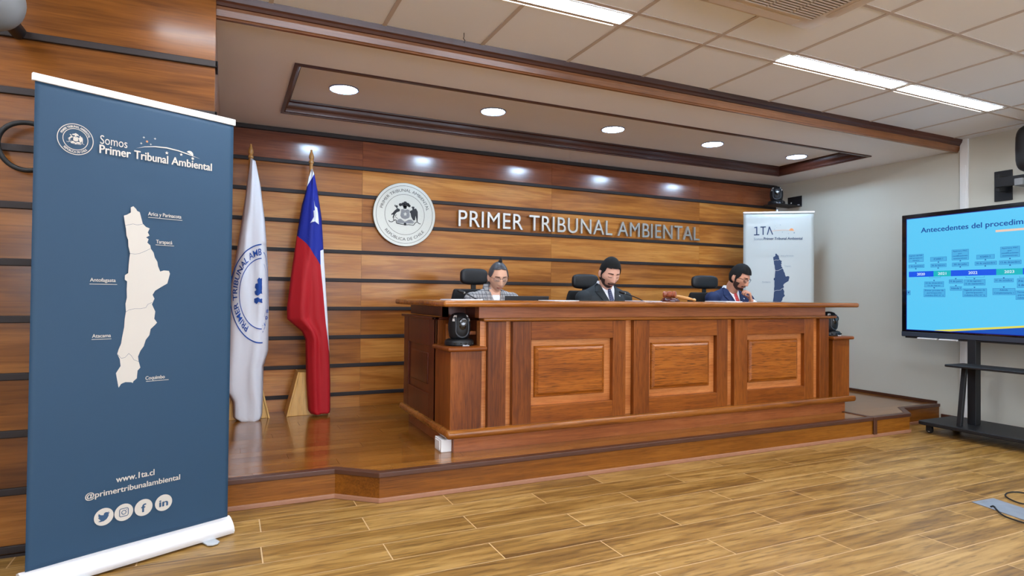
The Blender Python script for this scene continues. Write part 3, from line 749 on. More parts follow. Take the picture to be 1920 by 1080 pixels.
# ------------------------------------------------------------------ PTZ cameras
def ptz(loc, rz, label):
    t = thing('conference_camera', label, 'camera', (0, 0, 0))
    mb = MB(); mb.lathe([(.001, 0), (.088, 0), (.095, .006), (.095, .026), (.086, .038), (.07, .044), (.001, .044)], (0, 0, 0), 40); b = mb.build('base', 'blackmetal', t, smooth='auto')
    mb = MB()
    for x in (-.052, -.018, .008, .036, .062): mb.box(x-.009, x+.009, -.0952+.5*x*x*10, -.086+.5*x*x*10, .012, .022)
    mb.build('base_ports', 'blackgloss', b)
    fr = Frame((0, -.0958, .0016), (1, 0, 0), (0, 0, 1)); mb = MB(); put_text(mb, fr, 'iMemVox', -.010, .034, 0, .0085, .0008, .03); mb.build('base_lettering', 'paper', b, fix=False)
    mb = MB()
    prof = [(.001, .040), (.052, .040), (.066, .058), (.073, .10), (.0735, .14), (.066, .178), (.048, .202), (.026, .2115), (.001, .213)]
    mb.lathe(prof, (0, 0, 0), 40, sy=.92); y = mb.build('yoke', 'blackmetal', t, smooth=True)
    # front U rim
    pts = []
    for k in range(29):
        a = PI*k/28; pts.append((-.043*math.cos(a), 0, .098-.043*math.sin(a)))
    pts = [(-.043, 0, .185), (-.043, 0, .16), (-.043, 0, .13)]+pts+[(.043, 0, .13), (.043, 0, .16), (.043, 0, .185)]
    def yr(z):
        for (r0, h0), (r1, h1) in zip(prof, prof[1:]):
            if h0 <= z <= h1 and h1 > h0: return r0+(r1-r0)*(z-h0)/(h1-h0)
        return .05
    P = [(x, -math.sqrt(max(yr(z)**2-x*x, .0004))*.92, z) for x, _, z in pts]
    mb = MB(); mb.tube(P, .006, 8); mb.build('yoke_rim', 'shell' if 'shell' in MT else 'camrim', y, smooth=True)
    mb = MB(); mb.ell((0, -.028, .135), .039, .047, .060, 24, 16); mb.build('camera_head', 'blackgloss', t, smooth=True)
    mb = MB(); mb.lathe([(.001, -.072), (.022, -.072), (.025, -.078), (.025, -.082), (.019, -.083), (.017, -.077), (.001, -.076)], (0, 0, .152), 28, 'y'); mb.build('lens', 'camglass', t, smooth='auto')
    for s in (-1, 1):
        mb = MB(); pp = []
        for z in (.158, .172, .186, .196):
            r = yr(z)+.0012; pp.append([(s*r*math.cos(a), -r*.92*math.sin(a), z) for a in (.55, .75, .95)])
        mb.rings(pp, closed=False, cap=False); mb.build('sticker', 'white', y)
    t.location = loc; t.rotation_euler = (0, 0, rz)
    return t
MT['camrim'] = plain('grey camera rim', (62, 66, 72), .4, .2)
MT['camglass'] = plain('dark lens', (60, 62, 66), .15, 0, .6)
cam1 = ptz((1.372, 3.745, .829), 0, 'black dome conference camera on the left desk pedestal')
dup(cam1, (4.872, 3.745, .829), 0, 'black dome conference camera on the right desk pedestal')
cam3 = dup(cam1, (5.86, 5.20, 2.262), math.radians(-42), 'black dome conference camera on the wall bracket in the back corner')
t = thing('camera_bracket', 'black L-shaped wall bracket holding the corner camera', 'bracket', (XR, 5.2, 2.26))
mb = MB(); mb.box(5.76, XR-.004, 5.10, 5.30, 2.252, 2.262); mb.build('shelf', 'blackmetal', t, bevel=.002)
mb = MB(); mb.box(XR-.007, XR-.0005, 5.10, 5.30, 2.25, 2.38); pl = mb.build('wall_plate', 'blackmetal', t, bevel=.002)
mb = MB(); mb.box(5.93, 5.965, 5.098, 5.0995, 2.268, 2.288); mb.lathe([(.001, 5.097), (.008, 5.097), (.008, 5.0995), (.001, 5.0995)], (6.02, 0, 2.30), 12, 'y'); mb.bm.free()
mb = MB(); mb.box(XR-.009, XR-.007, 5.13, 5.16, 2.265, 2.28); mb.box(XR-.009, XR-.007, 5.24, 5.256, 2.30, 2.316); mb.build('bracket_label', 'white', pl)

# ------------------------------------------------------------------ signs on the back wall
YS = YB-.016
t = thing('wall_seal', 'round steel court seal with engraved crest on the plank wall', 'sign', (1.457, YS, 1.885))
mb = MB(); mb.lathe([(.001, YS), (.286, YS), (.29, YS-.004), (.29, YS-.022), (.287, YS-.026), (.001, YS-.026)], (1.457, 0, 1.885), 96, 'y'); disc_o = mb.build('disc', 'steel', t, smooth='auto')
fr = Frame((1.457, YS-.0265, 1.885), (1, 0, 0), (0, 0, 1))
mb = MB(); ring(mb, fr, 0, 0, .2605, .2635, .0004); ring(mb, fr, 0, 0, .182, .185, .0004); mb.build('rings', 'blackink', t, fix=False)
mb = MB(); arc_text(mb, fr, 'PRIMER TRIBUNAL AMBIENTAL', 0, 0, .209, .026, 167, 13, .0004); arc_text(mb, fr, 'REPÚBLICA DE CHILE', 0, 0, .237, .026, 219, 321, .0004, inward=True); mb.build('engraved_lettering', 'blackink', t, fix=False)
mb = MB(); crest(mb, fr, 0, 0, .29, .0004, 0, 1, 2); mb.build('crest', ['blackink', 'greyink', 'steel'], t, fix=False)

word = 'PRIMER TRIBUNAL AMBIENTAL'
full = text_mesh(word); fb = bounds(full); bpy.data.meshes.remove(full)
kx = (4.918-1.972)/(fb[1]-fb[0]); kz = .152/CAP
count = {}; ordn = ['first', 'second', 'third', 'fourth', 'fifth']
words = word.split(' ')
for i, ch in enumerate(word):
    if ch == ' ': continue
    w = word[:i].count(' '); key = (w, ch); count[key] = count.get(key, 0)+1
    pre = text_mesh(word[:i+1]); pb = bounds(pre); bpy.data.meshes.remove(pre)
    me = text_mesh(ch, -.002, .10, .004); eb = bounds(me)
    x1 = 1.972+(pb[1]-fb[0])*kx
    many = words[w].count(ch) > 1
    mb = MB(); mb.mesh(me, Matrix(((kx*.94, 0, 0, x1-eb[1]*kx*.94), (0, 0, -.11, YS-.016), (0, kz, 0, 1.812), (0, 0, 0, 1)))); bpy.data.meshes.remove(me)
    tag(mb.build('wall_letter', 'steel_letter'), 'satin steel letter %s, %sin the word %s on the plank wall' % (ch, (ordn[count[key]-1]+' one ') if many else '', words[w]), 'sign letter', 'steel letters on the plank wall')
# ------------------------------------------------------------------ map outline shared by both printed banners (surveyed on the blue one)
A0 = Vector((.01146, 3.2389, 0)); DB = Vector((-.89828, -.43943, 0))
FB = Frame(A0, -DB, (0, 0, 1))          # u runs to the right (0 at the right end), v up from the floor
def c1(x, y): return (x/2.454, 120+y/2.454)
def c2(x, y): return (x/2.077, 560+y/2.077)
MAPR = [c1(*p) for p in ((600, 660), (612, 655), (625, 668), (629, 676), (641, 682), (646, 700), (655, 735), (670, 750), (687, 757), (678, 775), (686, 790), (670, 798), (682, 806), (676, 822), (690, 835), (692, 850), (705, 868), (710, 890), (722, 910), (725, 930), (735, 955), (752, 950), (775, 952), (780, 965), (768, 1010), (740, 1026), (712, 1043), (700, 1062))]
MAPR += [c2(*p) for p in ((600, 0), (590, 22), (603, 50), (599, 78), (610, 93), (602, 102), (585, 118), (580, 142), (566, 160), (558, 185), (545, 203), (536, 225), (538, 242), (545, 268), (534, 280), (531, 310), (517, 322), (514, 345), (531, 362), (529, 377), (500, 371), (480, 376), (466, 381), (466, 368), (459, 340), (450, 290), (468, 262), (465, 235), (455, 215), (460, 198), (470, 175), (474, 150), (482, 110), (484, 80), (489, 50), (487, 20))]
MAPR += [c1(*p) for p in ((582, 1075), (581, 1040), (583, 1000), (572, 992), (573, 972), (588, 962), (590, 925), (594, 890), (597, 872), (589, 840), (588, 810), (580, 790), (578, 760), (573, 735), (568, 698), (582, 694), (600, 684))]
BORD = [[c1(*p) for p in ((575, 744), (590, 740), (610, 736), (630, 741), (655, 737))],
        [c1(*p) for p in ((597, 872), (620, 875), (640, 872), (665, 862), (690, 850))],
        [c2(*p) for p in ((488, 52), (500, 44), (522, 39), (545, 39), (566, 35), (574, 22), (590, 15))],
        [c2(*p) for p in ((458, 218), (470, 232), (485, 229), (500, 213), (510, 222), (520, 238), (540, 245))]]
MAPUV = [FB.px(*p) for p in MAPR]; BORDUV = [[FB.px(*p) for p in l] for l in BORD]

# ---- blue roll-up banner
BW = .778
t = thing('rollup_banner', 'tall blue roll-up banner with white map and court seal, left foreground', 'banner', A0+DB*BW/2)
def bb(mb, u0, u1, h0, h1, z0, z1): mb.obox(FB.P((u0+u1)/2, (z0+z1)/2, (h0+h1)/2), FB.u, FB.n, (0, 0, 1), (u1-u0)/2, abs(h1-h0)/2, (z1-z0)/2)
# cloth with a slight wave and the small creases of the photo
mb = MB(); rs = []
def wav(u, v): return .0035*math.sin(v*4.1+u*3)*math.sin(PI*(-u)/BW) - .004*math.exp(-((u+.395)/.05)**2-((v-1.62)/.012)**2)
for j in range(61):
    v = .07+(1.972-.07)*j/60
    rs.append([FB.P(.006-(BW+.0)*k/40, v, wav(.006-BW*k/40, v)) for k in range(41)])
mb.rings(rs, cap=False, closed=False); cl = mb.build('printed_sheet', 'banner_blue', t, smooth=True, fix=False)
md = cl.modifiers.new('s', 'SOLIDIFY'); md.thickness = .0012; md.offset = 1 if False else -1
for p_ in cl.data.polygons: pass
mb = MB(); bb(mb, -.782, .012, -.006, .010, 1.962, 1.992); mb.build('top_bar', 'white', t, bevel=.003)
mb = MB()
prof = [(-.05, .010), (-.045, .04), (-.03, .072), (-.005, .083), (.012, .078), (.03, .062), (.045, .042), (.05, .022), (.045, .010)]
mb.rings([[FB.P(u, z, h) for h, z in prof] for u in (-.787, .012)]); mb.build('base_cassette', 'alu', t, smooth='auto')
for u in (-.789, .0135):
    mb = MB(); mb.rings([[FB.P(u+d, z, h*1.06) for h, z in prof] for d in (-.0025, .0025)]); mb.build('cassette_end', 'white', t)
for u in (-.10, -.60):
    mb = MB(); q = [(-.03, .16), (-.028, -.09), (-.012, -.105), (.012, -.105), (.028, -.09), (.03, .16)]
    mb.prism([FB.P(u+a, .0095 if False else .004, -b) for a, b in q], (0, 0, .006)); mb.build('foot', 'plate_light', t, bevel=.001)
mb = MB(); mb.tube([FB.P(-.39, .05, -.03), FB.P(-.39, 1.98, -.012)], .007, 8); mb.build('support_pole', 'alu', t, smooth=True)
H1 = .0045
mb = MB()
put_text_px(mb, FB, 'Somos', 187, 271, 238, 276.5, 16, H1, 0)
put_text_px(mb, FB, 'Primer', 186, 287, 244, 296, 15.5, H1, .028)
put_text_px(mb, FB, 'Tribunal', 251, 296.5, 314, 308, 15, H1, .028)
put_text_px(mb, FB, 'Ambiental', 321, 309, 396, 320, 14, H1, .028)
put_text_px(mb, FB, 'Arica y Parinacota', 277, 404, 339, 410, 6.8, H1, .022)
put_text_px(mb, FB, 'Tarapacá', 292, 456, 322, 458.5, 6.6, H1, .022)
put_text_px(mb, FB, 'Antofagasta', 168, 527.5, 216, 529, 6.6, H1, .022)
put_text_px(mb, FB, 'Atacama', 172, 633, 207, 632, 6.6, H1, .022)
put_text_px(mb, FB, 'Coquimbo', 272, 711.5, 308, 709.5, 6.6, H1, .022)
put_text_px(mb, FB, 'www.1ta.cl', 217, 903.5, 288.5, 890.5, 11, H1, .026)
put_text_px(mb, FB, '@primertribunalambiental', 159, 933.5, 336.5, 901, 10.5, H1, .026)
for a in (((277, 407.5), (341, 413.5)), ((291, 459), (325.5, 461.5)), ((167, 532.5), (219, 533.5)), ((171, 636.5), (208, 635.2)), ((273, 715), (315.5, 711.5))):
    fline(mb, FB, [FB.px(*p) for p in a], .0022, H1)
mb.build('printed_lettering', 'banner_ink', t, fix=False)
# seal print
mb = MB(); cc = FB.px(141, 261.5); rr = abs(FB.px(175.5, 264)[0]-FB.px(106.5, 259)[0])/2
ring(mb, FB, *cc, rr*.955, rr, H1); ring(mb, FB, *cc, rr*.66, rr*.70, H1)
arc_text(mb, FB, 'PRIMER TRIBUNAL AMBIENTAL', *cc, rr*.755, rr*.125, 160, 18, H1, .03); arc_text(mb, FB, 'REPÚBLICA DE CHILE', *cc, rr*.88, rr*.125, 222, 318, H1, .03, inward=True)
crest(mb, FB, *cc, rr*.95, H1); mb.build('printed_seal', 'banner_ink', t, fix=False)
# arc, sun and stars over the wordmark
mb = MB(); pts = []
L0 = [FB.px(*p) for p in ((254, 278.5), (270, 275.6), (290, 275.2), (312, 277.5), (334, 283), (352, 289.5), (375, 298.5))]
ws = [0, .0025, .004, .005, .005, .0042, 0]
top = [(x, y+w/2) for (x, y), w in zip(L0, ws)]; bot = [(x, y-w/2) for (x, y), w in zip(L0, ws)]
fpoly(mb, FB, top+bot[::-1], H1)
sc = FB.px(355, 289.5); fpoly(mb, FB, [(sc[0]+.0155*math.cos(math.radians(a)), sc[1]+.0155*math.sin(math.radians(a))) for a in range(-22, 152, 8)], H1)
for x, y, r in ((269, 258, .0058), (290, 260.5, .0058), (264, 269, .0055), (282, 271, .005)): star(mb, FB, *FB.px(x, y), r, H1, 4, .32)
for x, y, r in ((312, 287, .0085), (339, 290, .0075), (360.5, 297.5, .0085)): star(mb, FB, *FB.px(x, y), r, H1, 5 if x < 350 else 6, .42)
mb.build('printed_emblem', 'banner_ink', t, fix=False)
mb = MB(); disc(mb, FB, *FB.px(275, 265.7), .0042, H1); mb.build('printed_dot', 'orange', t, fix=False)
mb = MB(); fpoly(mb, FB, MAPUV, H1); pm = mb.build('printed_map', 'banner_ink', t, fix=False)
mb = MB()
for l in BORDUV: fline(mb, FB, l, .0012, H1+.0004)
mb.build('map_borders', 'banner_line', pm, fix=False)
# round icons
def icon(cx, cy, kind):
    c = FB.px(cx, cy); r = .0355
    mb = MB(); disc(mb, FB, *c, r, H1, 40); ic = mb.build('printed_icon', 'banner_ink', t, fix=False)
    mb = MB(); h = H1+.0005
    def q(pts): return [(c[0]+x*r, c[1]+y*r) for x, y in pts]
    if kind == 'bird':
        fpoly(mb, FB, q([(-.6, -.42), (-.35, -.52), (0, -.5), (.3, -.32), (.48, 0), (.48, .22), (.62, .4), (.42, .36), (.56, .52), (.36, .44), (.2, .5), (.02, .42), (-.04, .2), (-.3, .26), (-.54, .46), (-.58, .2), (-.48, .04), (-.6, .06), (-.5, -.14), (-.38, -.18), (-.48, -.2), (-.3, -.34)]), h)
    elif kind == 'camera':
        k = .46; a = [(k*math.copysign(min(1, abs(math.cos(w))*1.25), math.cos(w)), k*math.copysign(min(1, abs(math.sin(w))*1.25), math.sin(w))) for w in [2*PI*i/40 for i in range(41)]]
        fline(mb, FB, q(a), .0030, h); ring(mb, FB, *c, r*.19, r*.27, h, 24); disc(mb, FB, *q([(.27, .27)])[0], r*.05, h, 10)
    elif kind == 'f': put_text(mb, FB, 'f', c[0]-.0085, c[0]+.0085, c[1]-.019, .034, h, .03)
    else: put_text(mb, FB, 'in', c[0]-.017, c[0]+.017, c[1]-.015, .029, h, .05)
    mb.build('icon_mark', 'banner_line', ic, fix=False)
icon(194, 968.5, 'bird'); icon(231.5, 960, 'camera'); icon(268.5, 951, 'f'); icon(306, 942, 'in')

# ---- white roll-up banner in the back corner
TL = Vector((5.247, 5.11, 0)); TR = Vector((5.854, 4.684, 0))
FR = Frame(TL, TR-TL, (0, 0, 1)); RW = (TR-TL).length; TZ = 2.118
t = thing('rollup_banner', 'white roll-up banner with dark blue map in the corner behind the desk', 'banner', ((TL+TR)/2)+Vector((0, 0, ST)))
mb = MB(); mb.rings([[FR.P(RW*k/20, v, .002*math.sin(v*5)) for k in range(21)] for v in [ST+.07+(TZ-.01-ST-.07)*j/30 for j in range(31)]], cap=False, closed=False)
cl = mb.build('printed_sheet', 'banner_white', t, smooth=True, fix=False); md = cl.modifiers.new('s', 'SOLIDIFY'); md.thickness = .0012; md.offset = -1
mb = MB(); mb.obox(FR.P(RW/2, TZ-.004, .001), FR.u, FR.n, (0, 0, 1), RW/2+.004, .007, .009); mb.build('top_bar', 'alu', t, bevel=.002)
mb = MB(); mb.rings([[FR.P(u, ST+z-.008, h) for h, z in prof] for u in (-.004, RW+.004)]); mb.build('base_cassette', 'alu', t, smooth='auto')
for u in (.12, .62):
    mb = MB(); mb.obox(FR.P(u, ST+.002, 0), FR.u, FR.n, (0, 0, 1), .028, .13, .002); mb.build('foot', 'plate_light', t)
mb = MB(); mb.tube([FR.P(RW*.485, ST+.05, -.03), FR.P(RW*.485, TZ+.03, -.012)], .007, 8); mb.build('support_pole', 'alu', t, smooth=True)
H2 = .0035
mb = MB()
def rx(x, y): return FR.px(x, y)
w = .0115
def bar(a, b, wd=w): fline(mb, FR, [rx(*a), rx(*b)], wd, H2)
# 1TA: blocky digits and open A
bar((1414.3, 427), (1419.6, 426)); bar((1418.8, 425.2), (1418.8, 441)); bar((1413.6, 440.6), (1423.6, 440.2))
bar((1425.6, 425.9), (1435.8, 425.5)); bar((1430.7, 425.5), (1430.7, 440.6))
bar((1438.6, 440.2), (1442.6, 425), .011); bar((1442.2, 425), (1448.6, 440), .011)
put_text_px(mb, FR, 'Primer Tribunal Ambiental', 1432, 450.2, 1504.3, 448.8, 4.6, H2, .025)
mb.build('printed_lettering', 'navyink', t, fix=False)
mb = MB(); put_text_px(mb, FR, 'Somos', 1413.6, 450.6, 1430, 450.2, 4.6, H2, 0)
put_text_px(mb, FR, 'Arica y Parinacota', 1464, 480.6, 1487.6, 480.2, 2.2, H2, 0); put_text_px(mb, FR, 'Tarapacá', 1470.5, 499.8, 1482, 499.6, 2.2, H2, 0); put_text_px(mb, FR, 'Antofagasta', 1428.5, 529.8, 1444.5, 529.5, 2.2, H2, 0)
for a in (((1463, 481.7), (1488, 481.4)), ((1471, 500.7), (1484, 500.5)), ((1428, 530.9), (1445, 530.6))): fline(mb, FR, [rx(*p) for p in a], .0012, H2)
mb.build('printed_small_lettering', 'greytext', t, fix=False)
mb = MB(); pa = [rx(*p) for p in ((1447, 433.5), (1456, 432), (1466, 431.2), (1477, 431.2), (1486, 432.2), (1491, 433.6))]; fline(mb, FR, pa, .0028, H2)
sc = rx(1484, 431.9); fpoly(mb, FR, [(sc[0]+.0225*math.cos(math.radians(a)), sc[1]+.0225*math.sin(math.radians(a))) for a in range(-12, 190, 8)], H2)
mb.build('printed_sun', 'orange', t, fix=False)
mb = MB()
for x, y, r in ((1453.3, 424, .004), (1463, 421.8, .005), (1452, 430, .005), (1456.5, 426.7, .003), (1467, 435.3, .006), (1478, 438, .005), (1489, 436.5, .0095)): star(mb, FR, *rx(x, y), r, H2, 5, .5)
mb.build('printed_stars', 'greytext', t, fix=False)
mu0 = min(p[0] for p in MAPUV); mv1 = max(p[1] for p in MAPUV); mu1 = max(p[0] for p in MAPUV)
u0 = rx(1449.4, 482)[0]; u1 = rx(1480, 522)[0]; v1 = rx(1454, 475.4)[1]; k = (u1-u0)/(mu1-[p for p in MAPUV if p[1] > mv1-.3][0][0]+.0) if False else None
# same artwork at this banner's scale: match the widest point and the tip
left_top = min(p[0] for p in MAPUV if p[1] > mv1-.12)
k = (u1-u0)/(mu1-left_top); kv = (v1-rx(1478, 520)[1])/(mv1-[p for p in MAPUV if p[0] == mu1][0][1])
def rm(p): return (u0+(p[0]-left_top)*k, v1+(p[1]-mv1)*kv)
mb = MB(); fpoly(mb, FR, [rm(p) for p in MAPUV], H2); pm = mb.build('printed_map', 'navyink', t, fix=False)
mb = MB()
for l in BORDUV: fline(mb, FR, [rm(p) for p in l], .0035, H2+.0004)
mb.build('map_borders', 'banner_white', pm, fix=False)

# ------------------------------------------------------------------ flags
def interp(pl, y):
    if y <= pl[0][0]: return pl[0][1]
    for (a, b), (c, d) in zip(pl, pl[1:]):
        if a <= y <= c: return b+(d-b)*(y-a)/(c-a) if c > a else d
    return pl[-1][1]
FY = 5.15
def fx(cx, cy): p = at(400+cx/1.8, 220+cy/1.8, 'y', FY); return p.x, p.z
def flag(name, label, px_, brk, mats, ylist, folds, creases):
    """brk: list of polylines (crop y -> crop x) left to right; one material per gap"""
    xp, zt = px_
    t = thing(name, label, 'flag', (xp, 5.30, ST))
    # turned stand: tapered box with side boards, pole and finial
    st = thing('flag_stand', STANDL[name+label[:5]], 'flag stand', (xp, 5.32, ST))
    mb = MB(); z1 = .515
    mb.rings([[(xp-a, 5.235, z), (xp+a, 5.235, z), (xp+a, 5.42, z), (xp-a, 5.42, z)] for a, z in ((.155, ST), (.07, z1))]); mb.build('stand_body', 'stand', st, bevel=.003)
    for s in (-1, 1):
        mb = MB(); mb.rings([[(xp+s*(a), y0, z), (xp+s*(a+.014), y0, z), (xp+s*(a+.014), 5.432, z), (xp+s*a, 5.432, z)] for a, z, y0 in ((.1555, ST, 5.222), (.0705, z1+.004, 5.222))]); mb.build('stand_side', 'stand', st, bevel=.002)
    mb = MB(); mb.lathe([(.014, z1-.1), (.014, zt-.115), (.02, zt-.112), (.02, zt-.095), (.013, zt-.085), (.021, zt-.068), (.019, zt-.05), (.010, zt-.022), (.007, zt-.016), (.0095, zt-.008), (.006, zt), (.001, zt+.001)], (xp, 5.26, 0), 16)
    mb.build('pole', 'pole', st, smooth='auto')
    def yf(x, z):
        # inverse: crop y from z (nearly linear)
        cy = zmap(z); xl = fx(interp(brk[0], cy), cy)[0]; xr = fx(interp(brk[-1], cy), cy)[0]
        w = max(xr-xl, 1e-4); t_ = min(max((x-xl)/w, 0), 1)
        b = math.sin(PI*min(max(t_, .0), 1))**.6 if 0 < t_ < 1 else 0
        y = FY+.035-.06*b*min(1, w/.12)
        grow = min(1, max(0, (cy-170)/350))
        for cr_, sl, wd, am in creases: y += am*grow*b*math.tanh((t_-(cr_+sl*(cy-600)/400))/wd)*math.exp(-((t_-(cr_+sl*(cy-600)/400))/(wd*4))**2)
        for amp, freq, ph, dr in folds: y += amp*math.sin(2*PI*(freq*t_+ph+dr*(cy-600)/1000))*b
        if foldline: 
            fxx = fx(interp(foldline, cy), cy)[0]; y += .03/(1+math.exp(-(x-fxx)/.0015)) if cy > foldline[0][0] else 0
        return y
    z0, z9 = fx(200, ylist[0])[1], fx(200, ylist[-1])[1]
    def zmap(z): return ylist[0]+(ylist[-1]-ylist[0])*(z-z0)/(z9-z0)
    foldline = FOLD.get(mats[0]+str(len(mats)))
    n = 10; mb = MB(); prev = None
    NY = 150
    for j in range(NY+1):
        cy = ylist[0]+(ylist[-1]-ylist[0])*j/NY; row = []
        z = z0+(z9-z0)*j/NY
        for a, b in zip(brk, brk[1:]):
            xa, xb = interp(a, cy), interp(b, cy); xa, xb = fx(xa, cy)[0], fx(xb, cy)[0]
            row.append([(xa+(xb-xa)*k/n) for k in range(n+1)])
        row = [[mb.bm.verts.new((x, yf(x, z), z)) for x in seg] for seg in row]
        if prev:
            for si, (p, q) in enumerate(zip(prev, row)):
                for k in range(n):
                    if (p[k+1].co-p[k].co).length+(q[k+1].co-q[k].co).length < .0004: continue
                    f = mb.bm.faces.new((p[k], q[k], q[k+1], p[k+1])); f.material_index = si
        prev = row
    o = mb.build('cloth', mats, t, smooth=True, fix=False)
    md = o.modifiers.new('s', 'SOLIDIFY'); md.thickness = .006; md.offset = -1
    bm = bmesh.new(); bm.from_mesh(o.data); bmesh.ops.remove_doubles(bm, verts=bm.verts, dist=.00002); bmesh.ops.recalc_face_normals(bm, faces=bm.faces)
    if sum(f.normal.y for f in bm.faces) > 0: bmesh.ops.reverse_faces(bm, faces=bm.faces)
    bm.to_mesh(o.data); bm.free()
    return t, yf, o
FOLD = {'f_white1': [(425, 163), (600, 165), (840, 170)]}
STANDL = {'flagwhite': 'pale wood flag stand and pole of the white court flag', 'flagred, ': 'pale wood flag stand and pole of the red, white and blue flag'}
L2 = [(160, 333), (190, 323), (230, 316), (290, 300), (395, 283), (520, 265), (640, 250), (682, 250), (725, 300), (752, 312), (900, 315), (1000, 322), (1012, 330)]
R2 = [(160, 336), (175, 343), (240, 355), (330, 368), (440, 374), (560, 381), (680, 388), (790, 393), (900, 397), (1005, 397), (1012, 395)]
def lim(pl): return pl
a2 = [(160, 336), (175, 343), (225, 316)]+[p for p in L2 if p[0] > 225]
w2 = [p for p in R2 if p[0] < 440]+[(440, 374), (441, 362), (495, 363), (590, 372), (700, 380), (790, 391), (800, 393.4)]+[p for p in R2 if p[0] > 800]
d2 = [p for p in a2 if p[0] <= 395]+[(420, 312), (495, 363)]+[p for p in w2 if p[0] > 495]
t2, yf2, o2 = flag('flag', 'red, white and blue flag with a star hanging on its pole', (.615, 2.345), [L2, a2, d2, w2, R2], ['f_white', 'f_red', 'f_blue', 'f_white'], [160, 1012], [(.016, 1.5, .1, .6), (.007, 3.3, .4, 1.5)], [(.38, .10, .05, .022), (.68, -.12, .04, -.018), (.85, .3, .05, .02), (.2, -.25, .05, -.016)])
fr = Frame((0, FY, 0), (1, 0, 0), (0, 0, 1))
def conform(mb, yf, d=.005):
    for _ in range(4):
        long_ = [e for e in mb.bm.edges if e.calc_length() > .012]
        if long_: bmesh.ops.subdivide_edges(mb.bm, edges=long_, cuts=1); bmesh.ops.triangulate(mb.bm, faces=[f for f in mb.bm.faces if len(f.verts) > 4])
    for v in mb.bm.verts: v.co.y = yf(v.co.x, v.co.z)-d
mb = MB(); fpoly(mb, fr, [fx(*p) for p in ((337, 283), (343, 300), (350, 306), (353, 325), (356, 362), (343, 352), (325, 358), (337, 338), (335, 318), (341, 315))], 0)
bmesh.ops.subdivide_edges(mb.bm, edges=mb.bm.edges, cuts=2); conform(mb, yf2); mb.build('star', 'f_white', t2, fix=False)
L1 = [(145, 126), (200, 118), (330, 100), (450, 80), (560, 60), (680, 50), (900, 42), (920, 44), (955, 66), (1008, 68), (1026, 98), (1030, 104)]
R1 = [(145, 132), (150, 143), (230, 160), (350, 175), (500, 186), (640, 189), (790, 187), (836, 174), (842, 171), (1000, 166), (1018, 162), (1030, 112)]
t1, yf1, o1 = flag('flag', 'white court flag with blue round seal hanging on its pole', (.155, 2.34), [L1, R1], ['f_white'], [145, 1030], [(.010, 1.7, .3, .5), (.005, 3.6, .1, 1.2)], [(.30, -.12, .05, .016), (.62, .10, .04, -.014), (.5, .45, .05, .02)])
mb = MB()
cu, cv = fx(165, 595); ry = (fx(165, 427)[1]-fx(165, 762)[1])/2; rxx = (cu-fx(55, 595)[0]); sx = rxx/ry
ring(mb, fr, cu, cv, ry*.975, ry, 0, 60, sx, 0, 91, 272); ring(mb, fr, cu, cv, ry*.70, ry*.72, 0, 60, sx, 0, 92, 270)
arc_text(mb, fr, 'PRIMER TRIBUNAL AMB', cu, cv, ry*.775, ry*.13, 238, 93, 0, .012, sx=sx)
# the seal goes on over the fold on the right
cr = fx(166, 590); r2 = (fx(166, 452)[1]-fx(166, 728)[1])/2; s2 = (fx(187, 590)[0]-cr[0])/r2
ring(mb, fr, *cr, r2*.97, r2, 0, 30, s2, 0, -84, 84); ring(mb, fr, *cr, r2*.70, r2*.72, 0, 30, s2, 0, -80, 80)
put_text(mb, fr, 'A', fx(167, 690)[0], fx(176, 690)[0], fx(0, 706)[1], .026, 0, .03); put_text(mb, fr, 'D', fx(177, 690)[0], fx(184, 690)[0], fx(0, 684)[1], .026, 0, .03); put_text(mb, fr, 'E', fx(181, 660)[0], fx(187, 660)[0], fx(0, 660)[1], .024, 0, .03)
def q1(pts): return [fx(*p) for p in pts]
fpoly(mb, fr, q1([(148, 548), (154, 541), (160, 545), (166, 540), (167, 598), (160, 594), (150, 602), (141, 598), (139, 588), (146, 582), (140, 574), (142, 562), (150, 560)]), 0)
fpoly(mb, fr, q1([(138, 612), (150, 607), (158, 613), (167, 610), (167, 628), (152, 622), (146, 630), (138, 624)]), 0)
conform(mb, yf1, .006); mb.build('printed_seal', 'f_ink', t1, fix=False)

# ------------------------------------------------------------------ screen on a trolley
XS = 5.70; Y1, Y0 = 3.62, 1.66; Z0s, Z1s = .815, 1.938
T = thing('rolling_display', 'large flat display on a black wheeled stand by the right wall', 'display', (5.72, 2.64, 0))
mb = MB(); mb.box(XS, XS+.075, Y0, Y1, Z0s, Z1s); mb.build('display_body', 'blackgloss', T, bevel=.004)
mb = MB(); mb.box(XS-.004, XS, Y0, Y1, Z0s+.004, Z0s+.045); mb.build('lower_bezel', 'bezel', T, bevel=.002)
for a, b in ((1722, 1758), (1762, 1796)):
    ya = at(a, 636, 'x', XS).y; yb = at(b, 636, 'x', XS).y
    mb = MB(); mb.box(XS-.02, XS+.01, yb, ya, Z0s-.0145, Z0s-.002); mb.build('pen_tray', 'alu', T, bevel=.003)
mb = MB(); mb.box(XS+.004, XS+.06, Y0+.2, Y1-.03, Z0s-.012, Z0s+.002); mb.build('speaker_bar', 'black', T, bevel=.002)
FS = Frame((XS-.0006, Y1, 0), (0, -1, 0), (0, 0, 1))     # u towards the camera, v = height
sy1 = 3.578; sz0, sz1 = .876, 1.902; sy0 = Y0+.042
mb = MB(); mb.box(XS-.002, XS-.0004, sy0, sy1, sz0, sz1); sc_ = mb.build('screen', 's_edge', T)
U0, U1 = Y1-sy1+.006, Y1-sy0-.006
mb = MB(); h = .0018
mb.poly([FS.P(U0, sz0+.006, h), FS.P(U1, sz0+.006, h), FS.P(U1, sz1-.006, h), FS.P(U0, sz1-.006, h)]); mb.build('slide_background', 's_bg', sc_, fix=False)
